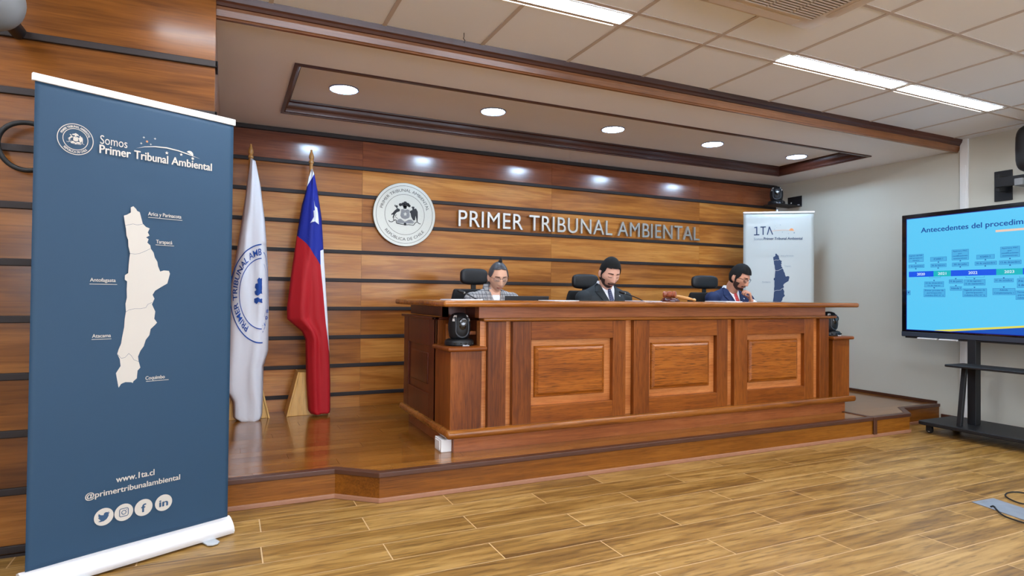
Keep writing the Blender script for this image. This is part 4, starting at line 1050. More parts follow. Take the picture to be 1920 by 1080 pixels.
h2, h3, h4 = h+.0005, h+.0009, h+.0013
def sp(x, y): return FS.px(1690+x/4.152, 380+y/4.152)
mbs = {k: MB() for k in ('box', 'line', 'blue', 'teal', 'txt', 'white', 'yel', 'deep', 'pink')}
put_text(mbs['txt'], FS, 'Antecedentes del procedimiento', sp(155, 235)[0], sp(155, 235)[0]+(sp(948, 190)[0]-sp(155, 235)[0])*30/25.2, sp(300, 222)[1], sp(158, 198)[1]-sp(158, 235)[1], h2, .03)
a = sp(735, 222); fline(mbs['pink'], FS, [a, (U1-.1, a[1])], .018, h2)
zb0, zb1 = sp(152, 578)[1], sp(152, 535)[1]
def bx(kind, x0, x1, z0, z1, hh): mbs[kind].poly([FS.P(x0, z0, hh), FS.P(x1, z0, hh), FS.P(x1, z1, hh), FS.P(x0, z1, hh)])
edges = [(60, 'blue', '2020'), (252, 'teal', '2021'), (387, 'blue', '2022'), (740, 'teal', '2023'), (947, 'blue', '2024')]
for i, (x, k_, s_) in enumerate(edges):
    a = sp(x, 556)[0]; b = sp(edges[i+1][0], 556)[0] if i < 4 else U1-.25
    bx(k_, a, b, zb0, zb1, h2); put_text(mbs['white'], FS, s_, (a+b)/2-.034*(1 if b-a > .1 else .8), (a+b)/2+.034*(1 if b-a > .1 else .8), (zb0+zb1)/2-.011, .022, h3, .03)
def card(x0, y0, x1, y1, lines, solid=True):
    a = sp(x0, y1); b = sp(x1, y1); c = sp(x0, y0)
    ua, ub, va, vb = a[0], b[0], (a[1]+b[1])/2, (c[1]+sp(x1, y0)[1])/2
    bx('line', ua, ub, va, vb, h2); bx('box', ua+.0022, ub-.0022, va+.0022, vb-.0022, h3)
    n_ = len(lines); dv = (vb-va)/(n_+.3)
    for i, s_ in enumerate(lines):
        wd = min((ub-ua)*.86, .0095*len(s_)); m_ = (ua+ub)/2
        put_text(mbs['txt'], FS, s_, m_-wd/2, m_+wd/2, vb-dv*(i+.85), dv*.52, h4, .01)
card(58, 402, 174, 462, ['Ingreso del EIA', 'del proyecto', '"Loa Cangrejal"'] if False else ['Ingreso del EIA', 'del proyecto', 'minero'])
card(58, 482, 180, 508, ['1 de septiembre']); card(227, 422, 354, 456, ['ICSARA 1']); card(229, 474, 352, 502, ['26 de febrero'])
card(394, 364, 526, 446, ['Apertura PAC', 'por', 'modificaciones', 'sustantivas']); card(396, 466, 526, 495, ['20 de julio'])
card(586, 404, 727, 438, ['ICSARA 2']); card(573, 456, 744, 486, ['26 de septiembre']); card(772, 340, 924, 424, ['Apertura PAC', 'por', 'modificaciones', 'sustantivas']); card(762, 448, 936, 480, ['13 de diciembre'])
card(181, 614, 332, 658, ['10 de diciembre', '16 de marzo']); card(175, 672, 343, 734, ['Primer proceso de', 'participación', 'ciudadana (PAC N° 1)'])
card(372, 598, 480, 628, ['15 de junio']); card(380, 652, 472, 684, ['Adenda 1']); card(487, 598, 655, 644, ['3 de agosto', '15 de septiembre']); card(478, 668, 667, 734, ['Segundo proceso de', 'participación', 'ciudadana (PAC N° 2)'])
card(723, 590, 875, 620, ['31 de octubre']); card(712, 666, 888, 718, ['Adenda', 'Complementaria 1']); card(902, 590, 1040, 662, ['29 de noviembre', '6 de enero']); card(892, 684, 1075, 756, ['Tercer proceso de', 'participación', 'ciudadana (PAC N° 3)'])
card(44, 684, 72, 718, ['1'])
for x, y, d_ in ((114, 470, 1), (114, 514, 1), (290, 462, 1), (288, 508, 1), (460, 452, 1), (460, 500, 1), (656, 444, 1), (655, 492, 1), (847, 434, 1), (848, 486, 1), (256, 606, -1), (257, 664, -1), (425, 592, -1), (426, 646, -1), (570, 592, -1), (571, 660, -1), (799, 586, -1), (799, 658, -1)):
    u, v = sp(x, y); r = .008; fpoly(mbs['txt'], FS, [(u-r, v-.005*d_), (u+r, v-.005*d_), (u, v+.007*d_)], h3)
for x0, x1 in ((220, 306), (504, 648), (922, 1000)):
    a = sp(x0, 584); b = sp(x1, 584); fline(mbs['txt'], FS, [(a[0], a[1]+.012), a, (b[0], a[1]), (b[0], a[1]+.012)], .0018, h3)
a = sp(255, 992); b = sp(954, 940); c = sp(380, 1000); e = sp(954, 957)
U9 = U1; sl = (b[1]-a[1])/(b[0]-a[0])
zbm = sz0+.006
fpoly(mbs['yel'], FS, [(a[0], zbm), (a[0]+.02, zbm+.006), (b[0], zbm+.076), (U9, zbm+.155), (U9, zbm)], h2)
fpoly(mbs['deep'], FS, [(c[0], zbm), (e[0], zbm+.060), (U9, zbm+.135), (U9, zbm)], h3)
nm = {'box': 'slide_cards', 'line': 'card_borders', 'blue': 'timeline_bar', 'teal': 'timeline_bar_teal', 'txt': 'slide_lettering', 'white': 'timeline_years', 'yel': 'slide_yellow_band', 'deep': 'slide_blue_band', 'pink': 'slide_rule'}
for k_, m_ in mbs.items(): m_.build(nm[k_], 's_'+k_, sc_, fix=False)
# trolley
def slab(name, x0, x1, y0, y1, z0, z1, r=.04):
    mb = MB(); c = ((x0+x1)/2, (y0+y1)/2)
    mb.rings([rrect(*c, (x1-x0)/2, (y1-y0)/2, r, z) for z in (z0, z1)]); return mb.build(name, 'blackmetal', T, bevel=.006)
slab('base_plate', 5.455, 5.99, 1.72, 3.34, .075, .105, .05)
mb = MB(); mb.box(5.70, 5.775, 3.0, 3.065, .105, .83); mb.build('column', 'blackmetal', T, bevel=.004)
mb = MB(); mb.box(5.70, 5.775, 2.15, 2.215, .105, .83); mb.build('column', 'blackmetal', T, bevel=.004)
for y in (3.03, 2.18):
    mb = MB(); mb.rings([[(x, y-.010, z), (x+w_, y-.010, z), (x+w_, y+.026, z), (x, y+.026, z)] for x, w_, z in ((5.525, .035, .105), (5.60, .03, .60))]); mb.build('brace', 'blackmetal', T, bevel=.004)
slab('shelf', 5.43, 5.70, 2.10, 3.10, .598, .618, .02)
mb = MB(); mb.box(5.66, 5.72, 2.12, 3.09, .80, .93) ; mb.bm.free()
mb = MB(); mb.box(XS+.075, XS+.10, 2.1, 3.12, .83, 1.6); mb.build('mounting_plate', 'blackmetal', T, bevel=.003)
for x, y in ((5.53, 3.27), (5.92, 3.27), (5.53, 1.79), (5.92, 1.79)):
    mb = MB(); mb.lathe([(.001, -.011), (.026, -.011), (.029, -.006), (.029, .006), (.026, .011), (.001, .011)], (x, y, .030), 24, 'x'); c = mb.build('caster', 'rubber', T, smooth='auto')
    mb = MB(); mb.lathe([(.001, -.0125), (.015, -.0125), (.015, .0125), (.001, .0125)], (x, y, .030), 20, 'x'); mb.build('caster_hub', 'alu', c)
    mb = MB(); mb.box(x-.018, x-.014, y-.022, y+.022, .02, .07); mb.box(x+.014, x+.018, y-.022, y+.022, .02, .07); mb.box(x-.018, x+.018, y-.024, y+.024, .064, .075); mb.build('caster_fork', 'blackmetal', c, bevel=.002)

# wall mount with speaker above the display
t = thing('speaker_mount', 'black pivoting wall arm holding the speaker above the display', 'wall bracket', (XR, 3.02, 2.15))
mb = MB(); mb.box(XR-.012, XR-.0005, 2.955, 3.092, 2.03, 2.295); mb.build('wall_plate', 'blackmetal', t, bevel=.002)
mb = MB(); mb.box(6.02, XR-.012, 2.985, 3.01, 2.10, 2.24); mb.box(6.0, 6.03, 2.72, 3.01, 2.13, 2.21); mb.build('arm', 'blackmetal', t, bevel=.003)
mb = MB(); mb.box(5.86, 6.0, 2.74, 2.80, 2.10, 2.16); mb.build('clamp', 'blade', t, bevel=.006)
t = thing('wall_speaker', 'black rounded speaker cut by the right edge above the display', 'speaker', (5.9, 2.66, 2.4))
mb = MB(); mb.rbox((5.93, 2.66, 2.40), .09, .145, .195, p=4); mb.build('speaker_cabinet', 'black', t, smooth=True)
mb = MB(); mb.tube([(5.98, 2.80, 2.42), (6.0, 2.84, 2.40), (6.0, 2.85, 2.36), (5.99, 2.84, 2.31), (5.97, 2.80, 2.28)], .006, 8); mb.build('speaker_cable', 'rubber', t, smooth=True)

# device cut by the top left corner, fixed to the plank wall
t = thing('wall_projector', 'grey and black rounded wall device cut by the top left corner', 'speaker', (-.98, 3.1, 2.27))
p = at(-14, 0, 'y', 3.0)
mb = MB(); mb.ell(p, .105, .10, .115, 32, 20); mb.build('shell', 'blade', t, smooth=True)
mb = MB(); mb.ell(p+Vector((-.004, -.052, .022)), .078, .060, .080, 32, 20); mb.build('dark_face', 'black', t, smooth=True)
mb = MB(); mb.tube([p+Vector((0, .05, 0)), Vector((p.x, COLY-.001, p.z))], .03, 16); mb.build('wall_stub', 'black', t, smooth='auto')
# black hose loop behind the blue banner
mb = MB(); c = at(53, 275, 'y', 3.27); r = .103
mb.tube([c+Vector((r*math.cos(2*PI*k/48)*1.02, .012*math.sin(4*PI*k/48), r*math.sin(2*PI*k/48))) for k in range(48)], .0105, 12, closed=True)
tag(mb.build('cable_loop', 'rubber', smooth=True), 'thick black cable loop on the plank wall behind the blue banner', 'cable')

# floor plate and cables
zc = .004
P = [at(*q_, 'z', .003) for q_ in ((1822, 941), (1862, 934), (1960, 966), (1975, 990), (1945, 975))]
d_ = (P[2]-P[1]); P = [P[0], P[1], P[1]+d_*1.6, P[0]+d_*1.6]
mb = MB(); mb.prism([(q_.x, q_.y, .0005) for q_ in P], (0, 0, .0035)); tag(mb.build('floor_plate', 'plate', bevel=.001), 'worn grey metal plate lying on the floor at the right edge', 'floor plate')
def cable(pts, lab):
    pp = [at(x, y, 'z', .008) for x, y in pts]; out = []
    for i in range(len(pp)-1):
        p0, p1, p2, p3 = pp[max(i-1, 0)], pp[i], pp[i+1], pp[min(i+2, len(pp)-1)]
        for k in range(6):
            s_ = k/6; out.append(.5*((2*p1)+(p2-p0)*s_+(2*p0-5*p1+4*p2-p3)*s_*s_+(3*p1-p0-3*p2+p3)*s_**3))
    out.append(pp[-1]); mb = MB(); mb.tube(out, .0042, 8); tag(mb.build('floor_cable', 'rubber', smooth=True), lab, 'cable')
cable([(1858, 950), (1863, 949), (1870, 957), (1882, 967), (1900, 974), (1925, 982), (1960, 995)], 'black cable curving in front of the grey floor plate')
cable([(1960, 950), (1925, 945.5), (1908, 942), (1892, 935), (1885, 929), (1890, 924), (1905, 922.5), (1930, 926), (1965, 935)], 'black cable looping behind the grey floor plate')
#PART3
# ------------------------------------------------------------------ office chairs
def chair(x, y, rz, hw, hz, label):
    t = thing('office_chair', label, 'chair', (0, 0, 0))
    zs = .44
    mb = MB(); mb.rbox((0, -.02, zs), .25, .24, .05, p=5); mb.build('seat', 'leather', t, smooth=True)
    bt = 1.045          # back height above the stage
    mb = MB(); rs = []
    for k in range(13):
        f = k/12; z = .56+(bt-.56)*f; w = .235-.035*f*f; yy = .25+.035*math.sin(PI*f)-.02
        e = .022 if 0 < k < 12 else .012
        rs.append([(sx_*w*a, yy+b-.035*(1-a*a), z) for sx_, a, b in [(1, u/6, -e) for u in range(-6, 7)]+[(1, u/6, e) for u in range(6, -7, -1)]])
    mb.rings(rs); b = mb.build('backrest', 'mesh', t, smooth='auto', bevel=0)
    md = b.modifiers.new('b', 'BEVEL'); md.width = .012; md.segments = 3; md.limit_method = 'ANGLE'
    mb = MB(); mb.rbox((0, .27, bt+hz), hw, .032, .068, p=3.6, n=36); mb.build('headrest', 'leather', t, smooth=True)
    mb = MB(); mb.box(-.022, .022, .272, .288, bt-.12, bt+hz-.03); mb.build('headrest_stem', 'black', t, bevel=.004)
    mb = MB(); mb.box(-.03, .03, .29, .31, zs-.03, .80); mb.box(-.03, .03, .05, .31, zs-.06, zs-.035); mb.build('back_bracket', 'black', t, bevel=.004)
    for s in (-1, 1):
        mb = MB(); mb.rbox((s*.28, -.02, .63), .035, .12, .015, p=4); a = mb.build('armrest', 'black', t, smooth=True)
        mb = MB(); mb.box(s*.28-.018, s*.28+.018, -.01, .03, zs-.04, .625); mb.box(s*.28-.018 if s > 0 else s*.28, s*.28 if s > 0 else s*.28+.018, -.01, .03, zs-.045, zs-.03); mb.box(min(s*.2, s*.28), max(s*.2, s*.28), -.01, .03, zs-.058, zs-.04); mb.build('armrest_post', 'black', a, bevel=.004)
    mb = MB(); mb.lathe([(.001, .07), (.03, .07), (.03, .24), (.02, .245), (.02, zs-.05), (.001, zs-.05)], (0, 0, 0), 20); mb.build('gas_lift', 'black', t, smooth='auto')
    for k in range(5):
        a = 2*PI*k/5+.3; e = Vector((.28*math.cos(a), .28*math.sin(a), .065))
        mb = MB(); mb.tube([(0, 0, .085), e], [.026, .016], 8); l = mb.build('base_arm', 'black', t)
        mb = MB(); mb.lathe([(.001, -.018), (.024, -.018), (.024, .018), (.001, .018)], (e.x, e.y, .0255), 16, 'x'); mb.build('caster', 'rubber', l, smooth='auto')
    t.location = (x, y, ST); t.rotation_euler = (0, 0, rz)
    return t
chair(1.90, 4.52, math.radians(4), .125, .105, 'black leather office chair behind the woman')
chair(2.985, 4.52, math.radians(2), .14, .085, 'black leather office chair behind the man in charcoal suit')
chair(4.365, 4.52, math.radians(-6), .155, .105, 'black leather office chair behind the man in navy suit')

# ------------------------------------------------------------------ people
def g(v, w): return math.exp(-(v/w)**2)
def head_pt(dx, dy, dz, male=True, off=0.0):
    x, y, z = .0735*dx, .094*dy, .116*dz
    t = max(0, -dz)
    x *= 1-(.24 if male else .31)*t**1.7
    if dz > 0: x *= 1-.06*dz*dz; 
    if dy < 0: y *= 1-.42*t**1.2
    else: y *= 1-.03*t
    if dy > 0:
        fr_ = min(1, dy/.35)
        y -= .004*g(x, .05)*g(z-.06, .03)*0
        # brow, sockets, lids
        y += fr_*.0045*(g(abs(x)-.024, .022)*g(z-.030, .008))
        y -= fr_*.0115*g(abs(x)-.031, .0155)*g(z-.008, .0125)
        y += fr_*.0065*g(abs(x)-.032, .0115)*g(z-.004, .0075)
        y -= fr_*.004*g(x, .01)*g(z-.014, .01)
        # nose
        if -.062 < z < .03:
            s = min(1, max(0, (.026-z)/.066)); end = 1/(1+math.exp((-.0445-z)/.0022))
            y += fr_*(.004+.0235*s**1.15)*g(x, .0068+.0075*s)*end*min(1, (.03-z)/.012)
        y += fr_*.007*g(abs(x)-.0125, .006)*g(z+.038, .0075)
        # cheeks, muzzle, mouth, chin
        y += fr_*.004*g(abs(x)-.042, .017)*g(z+.022, .018)
        y += fr_*.006*g(x, .027)*g(z+.066, .02)
        wl = g(x, .0215)
        y += fr_*wl*(.0045*g(z+.0625, .0042)+.0055*g(z+.0755, .0048)-.0045*g(z+.0690, .0024))
        y -= fr_*.004*g(x, .022)*g(z+.086, .005)
        y += fr_*(.009 if male else .006)*g(x, .019)*g(z+.101, .013)
    x += math.copysign(.0035, dx)*g(z+.018, .02)*g(dy-.45, .3)*min(1, abs(dx)*3)
    p = Vector((x, y, z))
    if off: p += Vector((dx, dy, dz)).normalized()*off
    return p
def dirs(n, m):
    for j in range(m+1):
        ph = PI*j/m-PI/2
        yield [(math.cos(ph)*math.sin(2*PI*k/n), math.cos(ph)*math.cos(2*PI*k/n), math.sin(ph)) for k in range(n)]
def head_mb(mb, mtx, male):
    rs = []
    for row in dirs(120, 90): rs.append([mtx @ head_pt(*d, male=male) for d in row])
    R = [[mb.bm.verts.new(p) for p in r] for r in rs[1:-1]]
    for a, b in zip(R, R[1:]):
        n = len(a)
        for i in range(n): mb.bm.faces.new((a[i], a[(i+1) % n], b[(i+1) % n], b[i]))
    mb.bm.faces.new(R[0][::-1]); mb.bm.faces.new(R[-1])
def head_patch(name, mtx, male, mask, off, mat, parent, thick, n=220, m=170, offf=None):
    mb = MB(); rows = list(dirs(n, m)); V = {}
    def vert(j, k):
        k %= n
        if (j, k) not in V:
            d = rows[j][k]; o_ = off if offf is None else offf(*d, head_pt(*d, male=male))
            V[(j, k)] = mb.bm.verts.new(mtx @ head_pt(*d, male=male, off=o_))
        return V[(j, k)]
    for j in range(1, m-1):
        for k in range(n):
            a, b = rows[j][k], rows[j+1][(k+1) % n]; c = [(a[i]+b[i])/2 for i in range(3)]; p = head_pt(*c, male=male)
            if mask(*c, p): mb.bm.faces.new((vert(j, k), vert(j, k+1), vert(j+1, k+1), vert(j+1, k)))
    top = [vert(m-1, k) for k in range(n)] if (m-1, 0) in V else None
    if top: mb.bm.faces.new(top)
    o = mb.build(name, mat, parent, smooth=True, fix=False)
    md = o.modifiers.new('s', 'SOLIDIFY'); md.thickness = thick; md.offset = -1
    bm = bmesh.new(); bm.from_mesh(o.data); bmesh.ops.recalc_face_normals(bm, faces=bm.faces)
    c = sum((v.co for v in bm.verts), Vector())/max(len(bm.verts), 1); hc_ = wmat(parent).inverted() @ mtx.translation
    if sum(f.normal.dot(f.calc_center_median()-hc_) for f in bm.faces) < 0: bmesh.ops.reverse_faces(bm, faces=bm.faces)
    bm.to_mesh(o.data); bm.free()
    return o
def remesh(o, vox, smooth=2, sm=.5):
    md = o.modifiers.new('r', 'REMESH'); md.mode = 'VOXEL'; md.voxel_size = vox; md.use_smooth_shade = True
    if smooth: ms = o.modifiers.new('sm', 'SMOOTH'); ms.iterations = smooth; ms.factor = sm
    dg = bpy.context.evaluated_depsgraph_get(); me = bpy.data.meshes.new_from_object(o.evaluated_get(dg), depsgraph=dg)
    old = o.data; o.modifiers.clear(); mats = [m for m in old.materials]; o.data = me; bpy.data.meshes.remove(old)
    me.materials.clear()
    for m in mats: me.materials.append(m)
    me.polygons.foreach_set('use_smooth', [True]*len(me.polygons)); me.update()
    return o
def hand(mb, wrist, d, n, side, curl, thumb=.5):
    """wrist point, finger direction d, palm normal n; side=+1 puts the thumb on d x n side"""
    d = Vector(d).normalized(); n = Vector(n); n = (n-d*n.dot(d)).normalized(); s = d.cross(n)*side
    w = Vector(wrist)
    for k in range(4):
        mb.cap(w+d*.012+s*(.018-.012*k), w+d*.082+s*(.030-.020*k), .0125, .0115, 12)
    for k, L in enumerate((.072, .080, .074, .058)):
        b = w+d*(.086-.003*abs(k-1))+s*(.030-.0195*k); a = curl*(.75+.08*k); dr = d; segs = (L*.46, L*.30, L*.24); r = .0092 if k < 3 else .0082
        for i, sg in enumerate(segs):
            a_ = a*(i+1)*.75; dd = (d*math.cos(a_)-n*math.sin(a_)*-1).normalized()
            e = b+dd*sg; mb.cap(b, e, r*(1-.06*i), r*(1-.06*(i+1)), 10); b = e
    tb = w+d*.022+s*.026; t1_ = tb+(d*.55+s*.75+n*.35).normalized()*.040; t2_ = t1_+(d*.85+s*.25+n*thumb).normalized()*.030; t3_ = t2_+(d*.95+n*thumb*1.2).normalized()*.024
    mb.cap(w+d*.015+s*.014, tb, .014, .0135, 10); mb.cap(tb, t1_, .0135, .0115, 10); mb.cap(t1_, t2_, .0112, .0100, 10); mb.cap(t2_, t3_, .0100, .0088, 10)
def person(name, label, base, hc, yawd, pitchd, hk, male, skin, cloth, arms, neckz, shw, chin_roll=0):
    bx_, by_, bz_ = base
    t = thing('person', label, 'person', (bx_, by_, ST))
    mtx = Matrix.Translation(hc) @ Matrix.Rotation(PI+math.radians(yawd), 4, 'Z') @ Matrix.Rotation(-math.radians(pitchd), 4, 'X') @ Matrix.Rotation(math.radians(chin_roll), 4, 'Y') @ Matrix.Diagonal((hk, hk, hk, 1))
    nb = Vector((bx_, by_+.005, neckz))     # base of the neck
    occ = mtx @ Vector((0, -.018, -.062))
    mb = MB(); head_mb(mb, mtx, male)
    mb.cap(nb+Vector((0, .005, -.05)), occ, .063 if male else .05, .056 if male else .046, 24)
    for s in (-1, 1):
        rot = (mtx.to_3x3().normalized() @ Matrix.Rotation(s*.35, 3, 'Z') @ Matrix.Rotation(.15, 3, 'X'))
        mb.ell(mtx @ Vector((s*.0775, -.012, -.012)), .0065, .0165*hk, .031*hk, 14, 10, rot)
        mb.ell(mtx @ Vector((s*.073, -.004, -.030)), .007, .010, .014, 10, 8, rot)
    # body core, arms, legs: one surface
    pel = Vector((bx_, by_+.02, bz_+.03))
    ch = nb+Vector((0, .02, -.16))
    mb.cap(pel, ch, .125, .13, 24); mb.cap(ch+Vector((-.09, 0, .04)), ch+Vector((.09, 0, .04)), .065, .065, 20)
    for s, (sh, el, wr) in arms.items():
        sh, el, wr = map(Vector, (sh, el, wr)); mb.cap(sh+(el-sh)*.15+Vector((-s*.01, 0, -.02)), el, .038, .036, 16); mb.cap(el, wr, .037, .026, 16)
    hips = []
    for s in (-1, 1):
        h_ = pel+Vector((s*.09, -.02, -.02)); k_ = Vector((bx_+s*.13, by_-.42, bz_+.0)); f_ = Vector((bx_+s*.12, by_-.40, ST+.09))
        hips.append((h_, k_, f_)); mb.cap(h_, k_, .075, .052, 20); mb.cap(k_, f_, .050, .034, 16); mb.cap(f_+Vector((0, .02, -.03)), f_+Vector((s*.02, -.15, -.055)), .034, .028, 12)
    for s, hd_ in arms.items(): pass
    return t, mtx, nb, mb, hips
def finish_body(t, mb, skin):
    o = mb.build('body', skin, t, fix=True); return remesh(o, .0046, 1, .4)
def face_parts(t, mtx, male, hairm, brow=1.0):
    def browmask(dx, dy, dz, p): return dy > .3 and abs(abs(p.x)-.031) < .0175 and abs(p.z-.0265+.25*max(0, abs(p.x)-.036)) < .0028*brow*(1.25-abs(abs(p.x)-.024)/.03)
    head_patch('eyebrows', mtx, male, browmask, .0022, hairm, t, .002, 300, 240)
    head_patch('eyelashes', mtx, male, lambda dx, dy, dz, p: dy > .3 and abs(abs(p.x)-.032) < .0135 and abs(p.z+.0035-.12*abs(abs(p.x)-.032)) < .0014, .0022, 'lash', t, .0015, 340, 280)
    head_patch('lips', mtx, male, lambda dx, dy, dz, p: dy > .5 and abs(p.x) < .0225 and abs(p.z+.069) < .0092*(1-(abs(p.x)/.026)**2) , .0016, 'lip', t, .0015, 300, 240)
def jacket(name, t, nb, arms, bx_, by_, bz_, mat, shw, fat=1.0, neck_open=.075, vox=.0085):
    mb = MB()
    pel = Vector((bx_, by_+.02, bz_)); top = nb
    sec = [(-.0, .19, .145), (.12, .18, .14), (.24, .185, .14), (.36, .20, .145), (.46, shw, .125)]
    H_ = (nb.z-bz_); rs = []
    lv = [(bz_-.02, .185, .14, by_+.02), (bz_+.10, .18, .138, by_+.02), (bz_+.22, .182, .140, by_+.015), (nb.z-.26, .195*fat, .145, by_+.01), (nb.z-.17, shw*.97, .135, by_+.015), (nb.z-.115, shw*.95, .115, by_+.022), (nb.z-.075, shw*.84, .098, by_+.026), (nb.z-.04, shw*.62, .082, by_+.024), (nb.z-.012, shw*.42, .070, by_+.020), (nb.z+.012, .068, .062, by_+.014)]
    for z, a, b, yc in lv:
        p_ = 2.4
        rs.append([(bx_+a*math.copysign(abs(math.cos(w))**(2/p_), math.cos(w)), yc+b*math.copysign(abs(math.sin(w))**(2/p_), math.sin(w)), z) for w in [2*PI*k/40 for k in range(40)]])
    mb.rings(rs)
    for s, (sh, el, wr) in arms.items():
        sh, el, wr = map(Vector, (sh, el, wr)); mb.ell(sh, .072, .075, .066, 18, 12); mb.cap(sh+Vector((-s*.02, 0, 0)), Vector((bx_+s*.06, by_+.02, nb.z-.045)), .062, .052, 18)
        mb.cap(sh, el, .062, .054, 18); mb.cap(el, el+(wr-el)*.86, .053, .040, 18)
    o = mb.build(name, mat, t); return remesh(o, vox, 3, .5)
YST = [4.22]
def strip_on(name, t, bvh, rows, off, thick, mat, inv, nx=8, sub=6, roll=0):
    """cloth strip laid on the chest; rows of (z, x_left, x_right)"""
    mb = MB(); R_ = []
    for (z0, a0, b0), (z1, a1, b1) in zip(rows, rows[1:]):
        for i in range(sub):
            f = i/sub; R_.append((z0+(z1-z0)*f, a0+(a1-a0)*f, b0+(b1-b0)*f))
    R_.append(rows[-1]); V = []
    for z, a, b in R_:
        rw = []
        for k in range(nx+1):
            x = a+(b-a)*k/nx; h_ = bvh.ray_cast(Vector((x, YST[0], z)), Vector((0, 1, 0)))
            y = h_[0].y if h_[0] is not None else (rw[-1].co.y+off if rw else 4.3)
            rw.append(mb.bm.verts.new((x, y-off-roll*math.sin(PI*k/nx), z)))
        V.append(rw)
    for a, b in zip(V, V[1:]):
        for k in range(nx): mb.bm.faces.new((a[k], a[k+1], b[k+1], b[k]))
    o = mb.build(name, mat, t, smooth=True, fix=False)
    bm = bmesh.new(); bm.from_mesh(o.data); bmesh.ops.recalc_face_normals(bm, faces=bm.faces)
    if sum(f.normal.y for f in bm.faces) > 0: bmesh.ops.reverse_faces(bm, faces=bm.faces)
    bm.to_mesh(o.data); bm.free()
    md = o.modifiers.new('s', 'SOLIDIFY'); md.thickness = thick; md.offset = -1
    return o
def bvh_of(o, t):
    bm = bmesh.new(); bm.from_mesh(o.data); bm.transform(wmat(o)); b = BVHTree.FromBMesh(bm); bm.free(); return b
def trousers(t, hips, pel, mat='trousers'):
    mb = MB(); mb.cap(pel+Vector((-.06, 0, -.01)), pel+Vector((.06, 0, -.01)), .125, .125, 20)
    for h_, k_, f_ in hips: mb.cap(h_, k_, .086, .064, 20); mb.cap(k_, f_+Vector((0, 0, .01)), .062, .050, 18)
    remesh(mb.build('trousers', mat, t), .012, 2)
    for h_, k_, f_ in hips:
        mb = MB(); mb.rbox(f_+Vector((0, -.06, -.055)), .045, .135, .035, p=3); mb.build('shoe', 'shoe', t, smooth=True)
def collar(t, nb, mat, z0=-.012, z1=.030, r0=.073, r1=.060, gap=.42, lean=.018, wing=.032, th=.004):
    """standing collar open at the front with two points"""
    mb = MB(); rs = []
    n = 40; a0 = -PI/2+gap; a1 = 1.5*PI-gap
    inner = []
    for k in range(n+1):
        a = a0+(a1-a0)*k/n; fr_ = g(abs(k/n-.5)*2-1, .22)
        c_, s_ = math.cos(a), math.sin(a); drop = wing*fr_
        rs.append([(nb.x+c_*r1, nb.y-.006+s_*r1*.88, nb.z+z1-.012*(s_ < 0)*(-s_)), (nb.x+c_*(r1+.006), nb.y-.006+s_*(r1+.006)*.88, nb.z+z1+.002-.012*(s_ < 0)*(-s_)), (nb.x+c_*(r0+.008), nb.y+.004+s_*(r0+.010)*.92, nb.z+z0-drop), (nb.x+c_*(r0-.002), nb.y+.004+s_*(r0)*.92, nb.z+z0-drop)])
    mb.rings(rs); return mb.build('shirt_collar', mat, t, smooth='auto')
def suit_front(t, jk, nb, lap, tie, vneck=.23, hw=.066):
    b = bvh_of(jk, t); x, z = nb.x, nb.z
    strip_on('shirt_front', t, b, [(z+.0, x-hw-.012, x+hw+.012), (z-.03, x-hw-.006, x+hw+.006), (z-vneck, x-.004, x+.004)], .003, .003, 'shirt', 0)
    for s in (-1, 1):
        r_ = [(z+.008, x+s*(hw+.004), x+s*(hw+.030)), (z-.04, x+s*(hw-.006), x+s*(hw+.052)), (z-.062, x+s*(hw-.014), x+s*(hw+.064)), (z-.066, x+s*(hw-.016), x+s*(hw+.040)), (z-.072, x+s*(hw-.018), x+s*(hw+.058)), (z-vneck*.75, x+s*.012, x+s*.060), (z-vneck, x+s*.001, x+s*.02)]
        strip_on('lapel', t, b, r_, .009, .005, lap, 0, 8, 5, .003)
    strip_on('tie', t, b, [(z+.004, x-.016, x+.016), (z-.012, x-.021, x+.021), (z-.034, x-.013, x+.013), (z-.06, x-.018, x+.018), (z-vneck*.93, x-.024, x+.024)], .012, .009, tie, 0, 6, 5, .004)
    mb = MB(); h_ = b.ray_cast(Vector((x+hw+.028, 4.22, z-.095)), Vector((0, 1, 0)))[0]
    if h_ is not None: mb.lathe([(.001, h_.y-.011), (.0065, h_.y-.0135), (.0075, h_.y-.010), (.001, h_.y-.009)], (h_.x, 0, h_.z), 12, 'y'); mb.build('lapel_pin', 'alu', t)

# --- the woman in grey tweed
bx_, by_, bz_ = 1.905, 4.44, .66
hc = at(934, 519, 'y', 4.36); nbz = 1.205
arms = {-1: ((bx_-.165, by_+.01, 1.118), (bx_-.235, by_-.10, .88), (bx_-.10, by_-.30, .955)), 1: ((bx_+.165, by_+.01, 1.118), (bx_+.235, by_-.10, .88), (bx_+.10, by_-.30, .955))}
t, mtx, nb, mb, hips = person('person', 'person in grey checked tweed jacket and glasses, hair in a topknot, looking down', (bx_, by_, bz_), hc, -7, 20, .965, False, 'skin', 'tweed', arms, nbz, .19)
for s in (-1, 1): hand(mb, arms[s][2], (-s*.3, -1, -.25), (0, 0, -1), s, .35)
finish_body(t, mb, 'skin')
face_parts(t, mtx, False, 'beard', .75)
def whair(dx, dy, dz, p):
    if dy > .25: return p.z > .064+.02*(1-abs(p.x)/.07) - .0*0 if abs(p.x) < .05 else p.z > .064+.006-(abs(p.x)-.05)*3.0
    if dy > -.12: return p.z > .012+.02*(dy)
    return p.z > -.055
head_patch('hair', mtx, False, whair, .009, 'hair_grey', t, .010)
mb = MB(); mb.ell(mtx @ Vector((-.004, .0, .130)), .015, .015, .018, 16, 10); mb.ell(mtx @ Vector((-.006, -.002, .147)), .009, .009, .014, 12, 8); mb.build('hair_knot', 'hair', t, smooth=True)
